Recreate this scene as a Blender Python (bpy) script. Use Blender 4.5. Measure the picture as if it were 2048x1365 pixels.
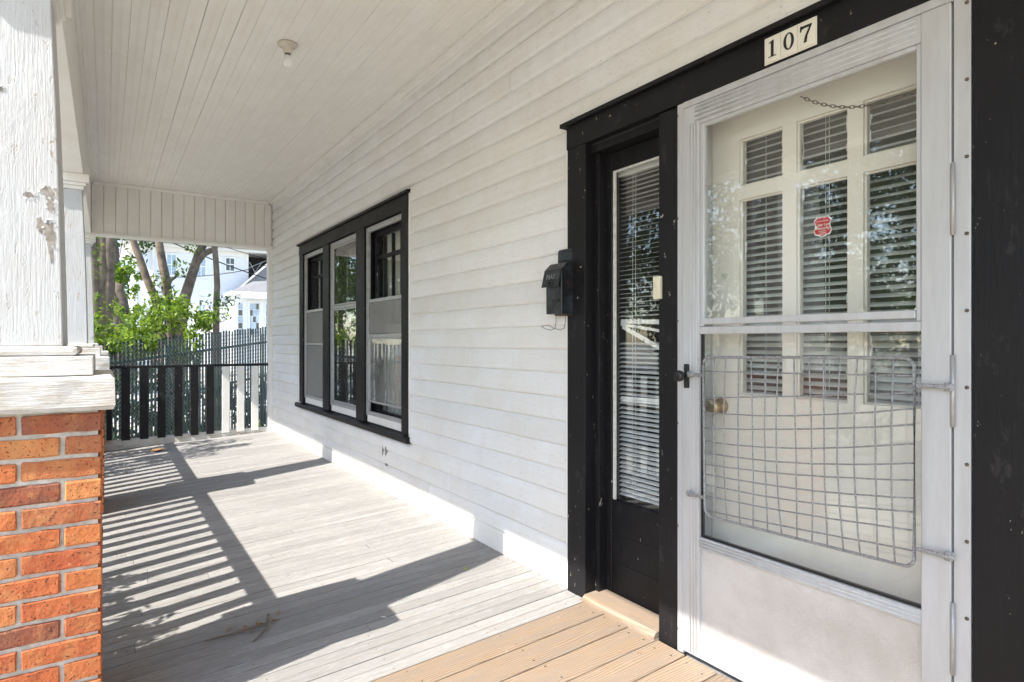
import bpy, math, random
import numpy as np
from mathutils import Vector, Matrix
R = random.Random(7)
NR = np.random.default_rng(11)
scene = bpy.context.scene
for o in list(bpy.data.objects):
    bpy.data.objects.remove(o)
COL = scene.collection

# ------------------------------------------------------------------ camera, sky, sun, exposure
CAM = (-1.79, 0.0, 1.143)
cam_data = bpy.data.cameras.new('camera')
cam_data.sensor_width = 36.0
cam_data.lens = 1215.0 / 2048.0 * 36.0
cam_data.shift_y = 0.0007
cam_data.clip_start = 0.05
cam_data.clip_end = 600
cam = bpy.data.objects.new('camera', cam_data)
COL.objects.link(cam)
cam.location = CAM
cam.rotation_euler = (math.radians(90), 0, -math.radians(33.755))
scene.camera = cam

SUN_TO = Vector((1.0, 0.195, -1.05)).normalized()      # direction the light travels
world = bpy.data.worlds.new('World')
scene.world = world
world.use_nodes = True
wn = world.node_tree
bg = wn.nodes['Background']
sky = wn.nodes.new('ShaderNodeTexSky')
sky.sky_type = 'NISHITA'
sky.sun_disc = False
sky.sun_elevation = math.asin(-SUN_TO.z)
sky.sun_rotation = math.atan2(-SUN_TO.x, -SUN_TO.y)
sky.air_density = 1.0
sky.dust_density = 0.9
sky.ozone_density = 1.0
wn.links.new(sky.outputs[0], bg.inputs[0])
bg.inputs[1].default_value = 0.15
sun_data = bpy.data.lights.new('sun', 'SUN')
sun_data.energy = 3.3
sun_data.angle = math.radians(0.53)
sun_data.color = (1.0, 0.95, 0.87)
sun = bpy.data.objects.new('sun', sun_data)
COL.objects.link(sun)
sun.location = (-20, -4, 21)
sun.rotation_euler = SUN_TO.to_track_quat('-Z', 'Y').to_euler()

vs = scene.view_settings
vs.view_transform = 'Standard'
vs.look = 'None'
vs.exposure = 1.68
vs.gamma = 1.0
vs.use_curve_mapping = False
scene.cycles.use_denoising = True
scene.cycles.max_bounces = 6
scene.cycles.diffuse_bounces = 4
scene.cycles.use_adaptive_sampling = True
scene.cycles.adaptive_threshold = 0.02
scene.cycles.transparent_max_bounces = 16
scene.cycles.sample_clamp_indirect = 8.0

# ------------------------------------------------------------------ node helpers
class Mat:
    def __init__(s, name):
        s.m = bpy.data.materials.new(name)
        s.m.use_nodes = True
        s.t = s.m.node_tree
        s.t.nodes.clear()
        s.out = s.t.nodes.new('ShaderNodeOutputMaterial')
    def n(s, typ, inp=None, **props):
        nd = s.t.nodes.new('ShaderNode' + typ)
        for k, v in props.items():
            setattr(nd, k, v)
        for k, v in (inp or {}).items():
            s.set(nd.inputs[k], v)
        return nd
    def set(s, sock, v):
        if isinstance(v, bpy.types.NodeSocket):
            s.t.links.new(v, sock)
        elif isinstance(v, bpy.types.Node):
            s.t.links.new(v.outputs[0], sock)
        else:
            if isinstance(v, (tuple, list)) and len(v) == 3 and sock.type == 'RGBA':
                v = (*v, 1)
            sock.default_value = v
    def co(s, scale=(1, 1, 1), rand=True, kind='Object'):
        tc = s.n('TexCoord')
        v = tc.outputs[kind]
        if rand:
            oi = s.n('ObjectInfo')
            mul = s.n('Math', {0: oi.outputs['Random'], 1: 37.0}, operation='MULTIPLY')
            add = s.n('VectorMath', {0: v, 1: mul.outputs[0]}, operation='ADD')
            v = add.outputs[0]
        mp = s.n('Mapping', {'Vector': v, 'Scale': scale})
        return mp.outputs[0]
    def rnd(s):
        return s.n('ObjectInfo').outputs['Random']
    def noise(s, vec, scale=5, detail=4, rough=0.55, dist=0.0):
        return s.n('TexNoise', {'Vector': vec, 'Scale': scale, 'Detail': detail, 'Roughness': rough, 'Distortion': dist}).outputs[0]
    def vor(s, vec, scale=5, feature='F1', out=0):
        return s.n('TexVoronoi', {'Vector': vec, 'Scale': scale}, feature=feature).outputs[out]
    def ramp(s, fac, stops, interp='LINEAR'):
        nd = s.n('ValToRGB', {0: fac})
        nd.color_ramp.interpolation = interp
        e = nd.color_ramp.elements
        while len(e) < len(stops):
            e.new(0.5)
        for i, (p, c) in enumerate(stops):
            e[i].position = p
            e[i].color = (c, c, c, 1) if isinstance(c, (int, float)) else (*c, 1)
        return nd.outputs[0]
    def mix(s, fac, a, b, blend='MIX'):
        nd = s.n('Mix', data_type='RGBA', blend_type=blend)
        s.set(nd.inputs[0], fac); s.set(nd.inputs[6], a); s.set(nd.inputs[7], b)
        return nd.outputs[2]
    def math(s, op, a, b=0.0, clamp=False):
        return s.n('Math', {0: a, 1: b}, operation=op, use_clamp=clamp).outputs[0]
    def hsv(s, col, h=0.5, sa=1.0, v=1.0):
        return s.n('HueSaturation', {'Color': col, 'Hue': h, 'Saturation': sa, 'Value': v}).outputs[0]
    def bump(s, height, strength=0.3, dist=0.01, normal=None):
        nd = s.n('Bump', {'Height': height, 'Strength': strength, 'Distance': dist})
        if normal is not None:
            s.set(nd.inputs['Normal'], normal)
        return nd.outputs[0]
    def principled(s, col, rough=0.6, normal=None, metal=0.0, spec=0.5, **extra):
        b = s.n('BsdfPrincipled', {'Base Color': col, 'Roughness': rough, 'Metallic': metal, 'Specular IOR Level': spec})
        if normal is not None:
            s.set(b.inputs['Normal'], normal)
        for k, v in extra.items():
            s.set(b.inputs[k], v)
        return b
    def done(s, shader):
        s.t.links.new(shader.outputs[0], s.out.inputs[0])
        return s.m

M = {}
def m_siding():
    m = Mat('siding_paint')
    c1 = m.co((1, 1, 1)); cg = m.co((6, 1.4, 55)); cv = m.co((3, 8, 1.0))
    dirt = m.ramp(m.noise(c1, 2.2, 5, .65), [(.35, 0), (.72, 1)])
    base = m.mix(m.math('MULTIPLY', dirt, .8), (.825, .822, .815), (.74, .705, .64))
    drip = m.ramp(m.noise(cv, 3, 3), [(.48, 0), (.78, 1)])
    base = m.mix(m.math('MULTIPLY', drip, .13), base, (.60, .55, .47))
    grain = m.noise(cg, 5, 5, .65)
    gm = m.ramp(grain, [(.58, 0), (.70, 1)])
    base = m.mix(m.math('MULTIPLY', gm, .38), base, (.48, .45, .41))
    chip = m.ramp(m.noise(m.co((2, 4, 14)), 12, 4, .6), [(.665, 0), (.68, 1)])
    base = m.mix(m.math('MULTIPLY', chip, .6), base, (.30, .26, .22))
    base = m.hsv(base, v=m.math('ADD', m.math('MULTIPLY', m.rnd(), .08), .95))
    h = m.math('ADD', m.math('MULTIPLY', grain, .8), m.math('MULTIPLY', chip, -.5))
    return m.done(m.principled(base, .55, m.bump(h, .35, .005)))
M['siding'] = m_siding()

def m_white(name, col, dirt_col, amt=.4, rough=.55, chips=.0, bump=.2):
    m = Mat(name)
    c = m.co()
    d = m.ramp(m.noise(c, 3.0, 6, .65), [(.38, 0), (.72, 1)])
    base = m.mix(m.math('MULTIPLY', d, amt), col, dirt_col)
    s = m.ramp(m.noise(c, 38, 3), [(.68, 0), (.78, 1)])
    base = m.mix(m.math('MULTIPLY', s, .25), base, (.33, .29, .25))
    if chips:
        k = m.ramp(m.noise(c, 9, 4, .6), [(.70 - chips * .1, 0), (.715 - chips * .1, 1)])
        base = m.mix(k, base, (.36, .30, .24))
    return m.done(m.principled(base, rough, m.bump(m.noise(c, 55, 4), bump, .004)))
M['trim_white'] = m_white('white_trim_paint', (.82, .81, .78), (.68, .64, .57), .5)
M['ceiling'] = m_white('ceiling_paint', (.88, .86, .82), (.77, .74, .69), .5, .6)
M['frieze'] = m_white('frieze_paint', (.82, .80, .76), (.70, .66, .60), .5, .6)
M['door_cream'] = m_white('cream_door_paint', (.86, .815, .735), (.80, .75, .66), .3, .35, bump=.06)
M['neighbour_wall'] = m_white('neighbour_siding_paint', (.80, .81, .82), (.70, .70, .70), .3)
M['vinyl'] = m_white('white_blind_plastic', (.88, .88, .86), (.80, .80, .78), .2, .4, bump=.03)
M['curtain'] = m_white('curtain_cloth', (.62, .60, .55), (.5, .48, .44), .3, .9)

def m_column():
    m = Mat('peeling_white_paint')
    c = m.co((1, 1, 1)); cs = m.co((1, 1, .4))
    base = m.mix(m.ramp(m.noise(c, 3, 4), [(.4, 0), (.8, 1)]), (.52, .53, .54), (.48, .47, .455))
    n1 = m.noise(cs, 10, 6, .72, .3)
    peel = m.ramp(n1, [(.648, 0), (.655, 1)])
    wood = m.mix(m.noise(m.co((30, 30, 2)), 4, 2), (.46, .41, .35), (.34, .30, .25))
    spot = m.ramp(m.noise(m.co((1, 1, .35)), 48, 4, .7), [(.62, 0), (.66, 1)])
    base = m.mix(m.math('MULTIPLY', spot, .5), base, (.42, .39, .36))
    base = m.mix(peel, base, wood)
    grain = m.noise(m.co((70, 70, 3)), 3, 3)
    h = m.math('ADD', m.math('MULTIPLY', grain, .35), m.math('MULTIPLY', n1, 1.0))
    h = m.math('SUBTRACT', h, m.math('ADD', m.math('MULTIPLY', peel, .7), m.math('MULTIPLY', spot, .35)))
    return m.done(m.principled(base, .6, m.bump(h, .6, .006)))
M['column'] = m_column()

def m_cap():
    m = Mat('weathered_timber_paint')
    c = m.co((1, 1, 1)); cg = m.co((1.5, 1.5, 26))
    g = m.noise(cg, 7, 6, .65, .5)
    n = m.noise(m.co((2, 2, 7)), 4, 6, .65)
    base = m.mix(m.ramp(n, [(.47, 0), (.62, 1)]), (.60, .59, .57), (.49, .44, .37))
    base = m.mix(m.ramp(n, [(.62, 0), (.66, 1)]), base, (.50, .40, .29))
    base = m.mix(m.math('MULTIPLY', m.ramp(g, [(.58, 0), (.72, 1)]), .6), base, (.40, .35, .30))
    h = m.math('ADD', m.math('MULTIPLY', g, 1.0), m.math('MULTIPLY', n, .7))
    return m.done(m.principled(base, .75, m.bump(h, .8, .008)))
M['cap'] = m_cap()

def m_black():
    m = Mat('black_trim_paint')
    c = m.co()
    n = m.noise(c, 6, 5, .6)
    base = m.mix(n, (.004, .004, .005), (.015, .014, .016))
    sc = m.ramp(m.noise(m.co((1, 1, .45)), 13, 5, .72), [(.60, 0), (.66, 1)])
    ch = m.ramp(m.noise(m.co((1, 1, .4)), 44, 4, .72, .3), [(.685, 0), (.697, 1)])
    base = m.mix(m.math('MULTIPLY', sc, .05), base, (.30, .29, .29))
    base = m.mix(m.math('MULTIPLY', ch, .9), base, (.46, .40, .33))
    rough = m.math('ADD', m.math('MULTIPLY', n, .35), .32)
    h = m.math('ADD', m.math('MULTIPLY', m.noise(m.co((40, 40, 4)), 3, 4), .9), m.math('MULTIPLY', ch, -.6))
    return m.done(m.principled(base, rough, m.bump(h, .4, .003), spec=.25))
M['black'] = m_black()

def m_deck():
    m = Mat('weathered_grey_deck')
    cg = m.co((1.4, 34, 1)); cl = m.co((3.0, 15, 1)); c2 = m.co((1, 1, 1))
    g = m.noise(cg, 5, 6, .7, .5)
    base = m.mix(m.ramp(g, [(.32, 0), (.70, 1)]), (.315, .308, .298), (.24, .23, .22))
    fl = m.ramp(m.noise(cl, 5, 6, .75), [(.50, 0), (.58, 1)])
    base = m.mix(m.math('MULTIPLY', fl, .5), base, (.38, .378, .37))
    tan = m.ramp(m.noise(m.co((1.6, 9, 1)), 3.0, 5, .7), [(.52, 0), (.68, 1)])
    base = m.mix(m.math('MULTIPLY', tan, .32), base, (.31, .26, .21))
    dk = m.ramp(m.noise(m.co((2.2, 60, 1)), 6, 4, .65), [(.63, 0), (.70, 1)])
    base = m.mix(m.math('MULTIPLY', dk, .5), base, (.11, .10, .09))
    bl = m.ramp(m.noise(c2, 1.3, 4, .6), [(.4, .9), (.65, 1.06)])
    base = m.mix(1.0, base, bl, 'MULTIPLY')
    base = m.hsv(base, v=m.math('ADD', m.math('MULTIPLY', m.rnd(), .16), .93))
    h = m.math('ADD', g, m.math('MULTIPLY', fl, .5))
    return m.done(m.principled(base, .8, m.bump(h, .5, .004), spec=.25))
M['deck'] = m_deck()

def m_pine(name, sw=False):
    m = Mat(name)
    q = (lambda a, b_: (b_, a, 1)) if sw else (lambda a, b_: (a, b_, 1))
    dv = m.noise(m.co(q(.5, 2.0)), 2.0, 2)
    sep = m.n('SeparateXYZ', {0: m.co((1, 1, 1))})
    ring = m.math('ADD', m.math('MULTIPLY', sep.outputs[0 if sw else 1], 90.0), m.math('MULTIPLY', dv, 14.0))
    w = m.math('SINE', m.math('MULTIPLY', ring, 6.28))
    w = m.ramp(m.math('ADD', m.math('MULTIPLY', w, .5), .5), [(.3, 0), (1.0, 1)])
    base = m.mix(m.math('MULTIPLY', w, .8), (.32, .235, .16), (.185, .115, .07))
    fib = m.noise(m.co(q(2, 90)), 6, 3, .6)
    base = m.mix(m.math('MULTIPLY', m.ramp(fib, [(.45, 0), (.72, 1)]), .6), base, (.36, .30, .24))
    gr = m.ramp(m.noise(m.co(q(1.3, 5)), 3, 5, .7), [(.42, 0), (.70, 1)])
    base = m.mix(m.math('MULTIPLY', gr, .75), base, (.235, .20, .17))
    sp = m.ramp(m.noise(m.co((1, 1, 1)), 26, 4, .7), [(.64, 0), (.70, 1)])
    base = m.mix(m.math('MULTIPLY', sp, .4), base, (.40, .38, .35))
    base = m.hsv(base, v=m.math('ADD', m.math('MULTIPLY', m.rnd(), .34), .77))
    return m.done(m.principled(base, .75, m.bump(m.math('ADD', w, fib), .25, .002), spec=.25))
M['pine'] = m_pine('new_pine_deck')
M['pine_sill'] = m_pine('new_pine_sill', True)


def m_brick():
    m = Mat('orange_red_brick')
    r = m.rnd()
    c = m.co((1, 1, 1))
    base = m.ramp(r, [(0, (.48, .13, .05)), (.3, (.56, .19, .065)), (.55, (.43, .105, .045)), (.78, (.60, .25, .09)), (.92, (.30, .10, .055)), (1.0, (.17, .075, .055))])
    n = m.noise(c, 9, 5, .65)
    base = m.mix(m.ramp(n, [(.42, 0), (.72, 1)]), base, (.38, .10, .04))
    n2 = m.noise(m.co((1, 1, 1)), 17, 4, .7)
    base = m.mix(m.math('MULTIPLY', m.ramp(n2, [(.5, 0), (.7, 1)]), .6), base, (.52, .25, .10))
    pit = m.ramp(m.noise(c, 120, 3, .65), [(.62, 0), (.68, 1)])
    base = m.mix(m.math('MULTIPLY', pit, .8), base, (.07, .035, .03))
    wh = m.ramp(m.noise(c, 42, 4, .75), [(.68, 0), (.72, 1)])
    base = m.mix(m.math('MULTIPLY', wh, .5), base, (.58, .47, .40))
    h = m.math('SUBTRACT', m.math('ADD', n2, m.math('MULTIPLY', n, .8)), m.math('MULTIPLY', pit, .8))
    return m.done(m.principled(base, .8, m.bump(h, .8, .006), spec=.3))
M['brick'] = m_brick()

def m_simple(name, col, rough=.6, metal=0, nscale=12, var=.25, bump=.15, spec=.5, bscale=60):
    m = Mat(name)
    c = m.co()
    dark = tuple(v * (1 - var) for v in col)
    lite = tuple(min(1, v * (1 + var * .6)) for v in col)
    base = m.mix(m.ramp(m.noise(c, nscale, 5, .6), [(.3, 0), (.7, 1)]), dark, lite)
    return m.done(m.principled(base, rough, m.bump(m.noise(c, bscale, 4), bump, .003), metal=metal, spec=spec))
M['mortar'] = m_simple('mortar', (.58, .535, .47), .95, nscale=24, var=.35, bump=1.0, bscale=45, spec=.2)
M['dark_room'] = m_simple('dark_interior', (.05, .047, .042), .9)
M['brass'] = m_simple('worn_brass', (.50, .36, .16), .3, 1.0, bump=.03)
M['black_plastic'] = m_simple('black_plastic', (.012, .012, .013), .3, bump=.02)
M['ivory'] = m_simple('ivory_plastic', (.74, .69, .52), .4, var=.06, bump=.03)
M['tile_face'] = m_simple('number_tile_enamel', (.80, .77, .68), .35, var=.08, bump=.03)
M['ink'] = m_simple('black_ink', (.01, .01, .01), .5, bump=.0)
M['porcelain'] = m_simple('aged_porcelain', (.62, .57, .48), .35, var=.15, bump=.05)
M['bulb'] = m_simple('frosted_bulb', (.88, .88, .87), .45, var=.03, bump=.0)
M['wire'] = m_simple('galvanised_wire', (.45, .46, .47), .45, .85, nscale=120, var=.5)
M['grille'] = m_simple('flaking_silver_paint', (.33, .33, .34), .55, .25, nscale=160, var=.6, bump=.5, bscale=220)
M['chain'] = m_simple('rusty_chain', (.16, .13, .10), .5, .8)
M['rubber'] = m_simple('black_cable', (.015, .015, .016), .6)
M['slat_green'] = m_simple('dark_green_slat', (.005, .038, .032), .45, var=.4, nscale=6, bump=.05)
M['bark'] = m_simple('smooth_tan_bark', (.20, .15, .11), .85, nscale=9, var=.5, bump=.6, bscale=25)
M['dark_bark'] = m_simple('dark_bark', (.11, .085, .065), .9, nscale=9, var=.5, bump=.8, bscale=20)
M['roof_shingle'] = m_simple('grey_shingle', (.22, .215, .215), .9, nscale=18, var=.4, bump=.4)
M['win_dark'] = m_simple('dark_window_glass', (.03, .04, .05), .08, bump=.0, spec=.8)
M['win_blue'] = m_simple('blind_behind_glass', (.36, .46, .55), .2, bump=.0, spec=.8)
M['asphalt'] = m_simple('asphalt', (.055, .055, .055), .9, nscale=50)
M['concrete'] = m_simple('pale_concrete', (.48, .46, .43), .9, nscale=5, var=.2)
M['grass'] = m_simple('pale_bounce_lawn', (.48, .45, .37), .95, nscale=3, var=.5, bump=.5)  # lawn colour paled to bounce sunlight up onto the porch wall and ceiling
M['red_sticker'] = m_simple('red_sticker', (.62, .035, .04), .4, var=.08, bump=.0)
M['white_print'] = m_simple('white_print', (.85, .83, .82), .5, var=.03, bump=.0)
M['leaf_dry'] = m_simple('dry_leaf', (.30, .17, .08), .9, nscale=60, var=.5)
M['leaf_yellow'] = m_simple('yellowing_leaf', (.42, .42, .08), .7, var=.3)
M['twig'] = m_simple('dry_twig', (.17, .13, .09), .9, var=.4)
M['wood_bare'] = m_simple('bare_weathered_wood', (.31, .275, .24), .9, nscale=25, var=.5, bump=.5)
M['flake'] = m_simple('paint_flake', (.72, .72, .71), .6, var=.08)
M['putty'] = m_simple('old_putty', (.66, .66, .62), .7, var=.2, nscale=40)

def m_mailbox():
    m = Mat('rusty_black_enamel')
    c = m.co()
    n = m.noise(c, 16, 6, .7)
    base = m.mix(m.ramp(n, [(.45, 0), (.6, 1)]), (.010, .010, .012), (.035, .045, .055))
    base = m.mix(m.ramp(m.noise(c, 26, 5, .7), [(.62, 0), (.7, 1)]), base, (.11, .055, .028))
    return m.done(m.principled(base, .42, m.bump(n, .25, .003)))
M['mailbox'] = m_mailbox()

def m_alu():
    m = Mat('painted_aluminium')
    c = m.co((1, 1, 1))
    base = m.mix(m.ramp(m.noise(m.co((8, 8, 1)), 3, 5, .65), [(.35, 0), (.75, 1)]), (.545, .555, .57), (.45, .45, .45))
    sp = m.ramp(m.noise(c, 55, 3, .6), [(.70, 0), (.75, 1)])
    base = m.mix(m.math('MULTIPLY', sp, .4), base, (.28, .26, .24))
    return m.done(m.principled(base, .42, m.bump(m.noise(m.co((60, 60, 2)), 4, 3), .08, .002), metal=.15))
M['alu'] = m_alu()
M['alu_grey'] = m_simple('grey_aluminium', (.46, .46, .46), .4, .4, nscale=20, var=.2, bump=.05)

def m_hammer():
    m = Mat('hammered_aluminium')
    c = m.co((1, 1, 1)); cw = m.co((1, 1, 1))
    base = m.mix(m.ramp(m.noise(c, 5, 5, .6), [(.35, 0), (.75, 1)]), (.66, .645, .63), (.52, .49, .46))
    nz = m.noise(c, 95, 2, .5, 1.2)
    h = m.ramp(nz, [(.42, 0), (.5, 1), (.58, 0)])
    return m.done(m.principled(base, .33, m.bump(h, .38, .004), metal=.2))
M['hammer'] = m_hammer()

def m_glass(name, dust=.05, dcol=(.6, .6, .58), tint=(.985, .995, .99)):
    m = Mat(name)
    ge = m.n('NewGeometry')
    dt = m.n('VectorMath', {0: ge.outputs['Incoming'], 1: ge.outputs['Normal']}, operation='DOT_PRODUCT')
    cosv = m.math('ABSOLUTE', dt.outputs['Value'])
    f2 = m.math('ADD', m.math('MULTIPLY', m.math('POWER', m.math('SUBTRACT', 1.0, cosv, True), 5.0), .945), .055, True)
    wav = m.bump(m.noise(m.co((1, 1, 1)), 3.0, 2), .02, .02)
    tr = m.n('BsdfTransparent', {'Color': tint})
    gl = m.n('BsdfGlossy', {'Color': (1, 1, 1), 'Roughness': .0, 'Normal': wav})
    mx = m.n('MixShader', {0: f2, 1: tr.outputs[0], 2: gl.outputs[0]})
    df = m.n('BsdfDiffuse', {'Color': dcol})
    dn = m.math('MULTIPLY', m.ramp(m.noise(m.co((1, 1, .6)), 6, 6, .7), [(.3, .4), (.75, 1.6)]), dust)
    mx2 = m.n('MixShader', {0: dn, 1: mx.outputs[0], 2: df.outputs[0]})
    return m.done(mx2)
M['glass'] = m_glass('clear_glass', .012)
M['glass_hazy'] = m_glass('hazy_glass', .05, (.62, .62, .62))
M['glass_dusty'] = m_glass('dusty_glass', .16, (.55, .55, .52))

def m_screen():
    m = Mat('insect_screen')
    tr = m.n('BsdfTransparent', {'Color': (1, 1, 1)})
    df = m.principled(m.mix(m.noise(m.co(), 5, 4), (.30, .30, .29), (.40, .39, .37)), .6)
    mx = m.n('MixShader', {0: .5, 1: tr.outputs[0], 2: df.outputs[0]})
    return m.done(mx)
M['screen'] = m_screen()

def m_leaf(name, a, b, trans=.35):
    m = Mat(name)
    at = m.n('Attribute', attribute_name='tone')
    f = at.outputs['Fac']
    col = m.mix(f, a, b)
    p = m.principled(col, .5, spec=.35)
    t = m.n('BsdfTranslucent', {'Color': m.hsv(col, .49, 1.1, 1.5)})
    mx = m.n('MixShader', {0: trans, 1: p.outputs[0], 2: t.outputs[0]})
    return m.done(mx)
M['leaf_bright'] = m_leaf('myrtle_leaf', (.04, .095, .014), (.23, .33, .04))
M['leaf_deep'] = m_leaf('shrub_leaf', (.02, .05, .015), (.07, .13, .028))
M['leaf_far'] = m_leaf('tree_leaf', (.03, .06, .018), (.10, .15, .03))

# ------------------------------------------------------------------ mesh helpers
class MB:
    def __init__(s):
        s.v = []; s.f = []
    def add(s, vs_, fs):
        b = len(s.v)
        s.v += [tuple(p) for p in vs_]
        s.f += [tuple(i + b for i in f) for f in fs]
        return s
    def box(s, x0, x1, y0, y1, z0, z1):
        x0, x1 = sorted((x0, x1)); y0, y1 = sorted((y0, y1)); z0, z1 = sorted((z0, z1))
        return s.add([(x0, y0, z0), (x1, y0, z0), (x1, y1, z0), (x0, y1, z0), (x0, y0, z1), (x1, y0, z1), (x1, y1, z1), (x0, y1, z1)],
                     [(3, 2, 1, 0), (4, 5, 6, 7), (0, 1, 5, 4), (1, 2, 6, 5), (2, 3, 7, 6), (3, 0, 4, 7)])
    def prism(s, poly, a0, a1, axis):          # poly in the two other axes, order (x,y,z) minus axis
        n = len(poly)
        def P(p, a):
            return {'x': (a, p[0], p[1]), 'y': (p[0], a, p[1]), 'z': (p[0], p[1], a)}[axis]
        vs_ = [P(p, a0) for p in poly] + [P(p, a1) for p in poly]
        fs = [tuple(range(n)), tuple(range(2 * n - 1, n - 1, -1))]
        fs += [(i, i + n, (i + 1) % n + n, (i + 1) % n) for i in range(n)]
        return s.add(vs_, fs)
    def tube(s, pts, rad, seg=8, cap=True):
        pts = [Vector(p) for p in pts]
        n = len(pts)
        rad = [rad] * n if isinstance(rad, (int, float)) else rad
        rings = []
        ref = None
        for i, p in enumerate(pts):
            t = (pts[min(i + 1, n - 1)] - pts[max(i - 1, 0)]).normalized()
            if ref is None:
                ref = Vector((0, 0, 1)) if abs(t.z) < .9 else Vector((1, 0, 0))
            u = t.cross(ref)
            if u.length < 1e-5:
                u = t.orthogonal()
            u.normalize(); w = t.cross(u).normalized(); ref = w.cross(t) * -1 if False else ref
            rings.append([p + (u * math.cos(a) + w * math.sin(a)) * rad[i] for a in [2 * math.pi * k / seg for k in range(seg)]])
        vs_ = [q for r_ in rings for q in r_]
        fs = []
        for i in range(n - 1):
            for k in range(seg):
                a = i * seg + k; b = i * seg + (k + 1) % seg
                fs.append((a, b, b + seg, a + seg))
        if cap:
            fs.append(tuple(range(seg - 1, -1, -1)))
            fs.append(tuple((n - 1) * seg + k for k in range(seg)))
        return s.add(vs_, fs)
    def lathe(s, prof, c, seg=24, axis='z'):
        vs_ = []
        for r_, h in prof:
            for k in range(seg):
                a = 2 * math.pi * k / seg
                q = (r_ * math.cos(a), r_ * math.sin(a), h)
                if axis == 'x':
                    q = (h, q[0], q[1])
                vs_.append((c[0] + q[0], c[1] + q[1], c[2] + q[2]))
        fs = []
        for i in range(len(prof) - 1):
            for k in range(seg):
                a = i * seg + k; b = i * seg + (k + 1) % seg
                fs.append((a, b, b + seg, a + seg))
        fs.append(tuple(range(seg - 1, -1, -1)))
        fs.append(tuple((len(prof) - 1) * seg + k for k in range(seg)))
        return s.add(vs_, fs)

def worigin(o):
    p = Vector((0, 0, 0))
    while o is not None:
        p += o.location
        o = o.parent
    return p
def link(o, parent=None):
    COL.objects.link(o)
    if parent is not None:
        o.parent = parent
    return o
def tag(o, label=None, cat=None, group=None, kind=None):
    if label: o['label'] = label
    if cat: o['category'] = cat
    if group: o['group'] = group
    if kind: o['kind'] = kind
    return o
def build(name, mb, mat, parent=None, smooth=False, bevel=0.0, seg=1, loc=None):
    """world-space vertices -> one mesh object (local to its parent)"""
    org = worigin(parent) if parent is not None else Vector((0, 0, 0))
    l = Vector(loc) - org if loc is not None else Vector((0, 0, 0))
    sub = org + l
    me = bpy.data.meshes.new(name)
    me.from_pydata([(p[0] - sub.x, p[1] - sub.y, p[2] - sub.z) for p in mb.v], [], mb.f)
    me.materials.append(M[mat] if isinstance(mat, str) else mat)
    if smooth:
        me.polygons.foreach_set('use_smooth', [True] * len(me.polygons))
    me.validate()
    bmfix(me)
    o = bpy.data.objects.new(name, me)
    o.location = l
    link(o, parent)
    if bevel:
        b = o.modifiers.new('bevel', 'BEVEL')
        b.width = bevel; b.segments = seg; b.limit_method = 'ANGLE'; b.angle_limit = math.radians(40)
    return o
import bmesh
def bmfix(me):
    bm = bmesh.new(); bm.from_mesh(me)
    bmesh.ops.recalc_face_normals(bm, faces=bm.faces[:])
    bm.to_mesh(me); bm.free()
def root(name, loc, label, cat, group=None, kind=None):
    o = bpy.data.objects.new(name, None)
    o.empty_display_size = .2
    o.location = loc
    link(o)
    return tag(o, label, cat, group, kind)
def box(name, x0, x1, y0, y1, z0, z1, mat, parent=None, bevel=0.0, seg=1):
    return build(name, MB().box(x0, x1, y0, y1, z0, z1), mat, parent, bevel=bevel, seg=seg)

S = 0.05                      # the porch floor falls away from the house
fz = lambda x: S * x
CEIL = 2.93

# ================================================================== ground
g = MB()
g.add([(-250, -250, -.62), (250, -250, -.62), (250, 250, -.62), (-250, 250, -.62)], [(0, 1, 2, 3)])
tag(build('ground', g, 'grass'), 'lawn around the house and under the fence, paled to bounce light', 'ground', kind='structure')
g = MB(); g.box(-30, 30, 15.5, 26.0, -.70, -.60)
tag(build('driveway', g, 'concrete'), 'pale concrete driveway beyond the slatted fence', 'driveway', kind='structure')
g = MB(); g.box(-24, -16, -200, 200, -.72, -.612)
tag(build('road', g, 'asphalt'), 'asphalt street in front of the house', 'road', kind='structure')

# ================================================================== house
house = root('house', (2.0, 3.0, -.62), 'white clapboard house with black door and window trim along the porch', 'house')
H = house
Y0, Y1 = -3.0, 8.36
WIN = (3.97, 6.86)            # outer casing, window
DOOR = (0.44, 2.187)          # outer casing, door and sidelight
# sheathing with openings
s = MB()
xs0, xs1 = .016, .13
s.box(xs0, xs1, 6.80, Y1, -.6, 3.0)
s.box(xs0, xs1, 4.03, 6.80, -.6, .50)
s.box(xs0, xs1, 4.03, 6.80, 2.06, 3.0)
s.box(xs0, xs1, 2.10, 4.03, -.6, 3.0)
s.box(xs0, xs1, .60, 2.10, -.6, -.012)
s.box(xs0, xs1, .60, 2.10, 2.0, 3.0)
s.box(xs0, xs1, Y0, .60, -.6, 3.0)
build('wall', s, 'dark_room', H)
# rooms behind
s = MB()
s.box(4.0, 4.1, Y0, Y1, -.1, 3.0)
s.box(.13, 4.0, Y0, Y1, 2.95, 3.0)
s.box(.13, 4.0, Y0, Y1, -.15, -.10)
s.box(.13, 4.0, Y0, Y0 + .1, -.1, 2.95)
s.box(.13, 4.0, Y1 - .1, Y1, -.1, 2.95)
s.box(.13, 4.0, 3.0, 3.1, -.1, 2.95)
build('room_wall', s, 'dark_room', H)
# roof over house and porch
s = MB()
s.prism([(-2.52, 3.00), (-2.52, 2.99), (4.2, 2.99), (4.2, 6.2)], Y0 - .4, Y1 + .35, 'y')
build('roof', s, 'roof_shingle', H)
s = MB()
s.box(-2.52, -2.10, Y0, Y1 + .3, 2.80, 2.985)
s.box(-2.55, -2.525, Y0, Y1 + .3, 2.785, 3.03)
build('eave', s, 'trim_white', H)

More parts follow.
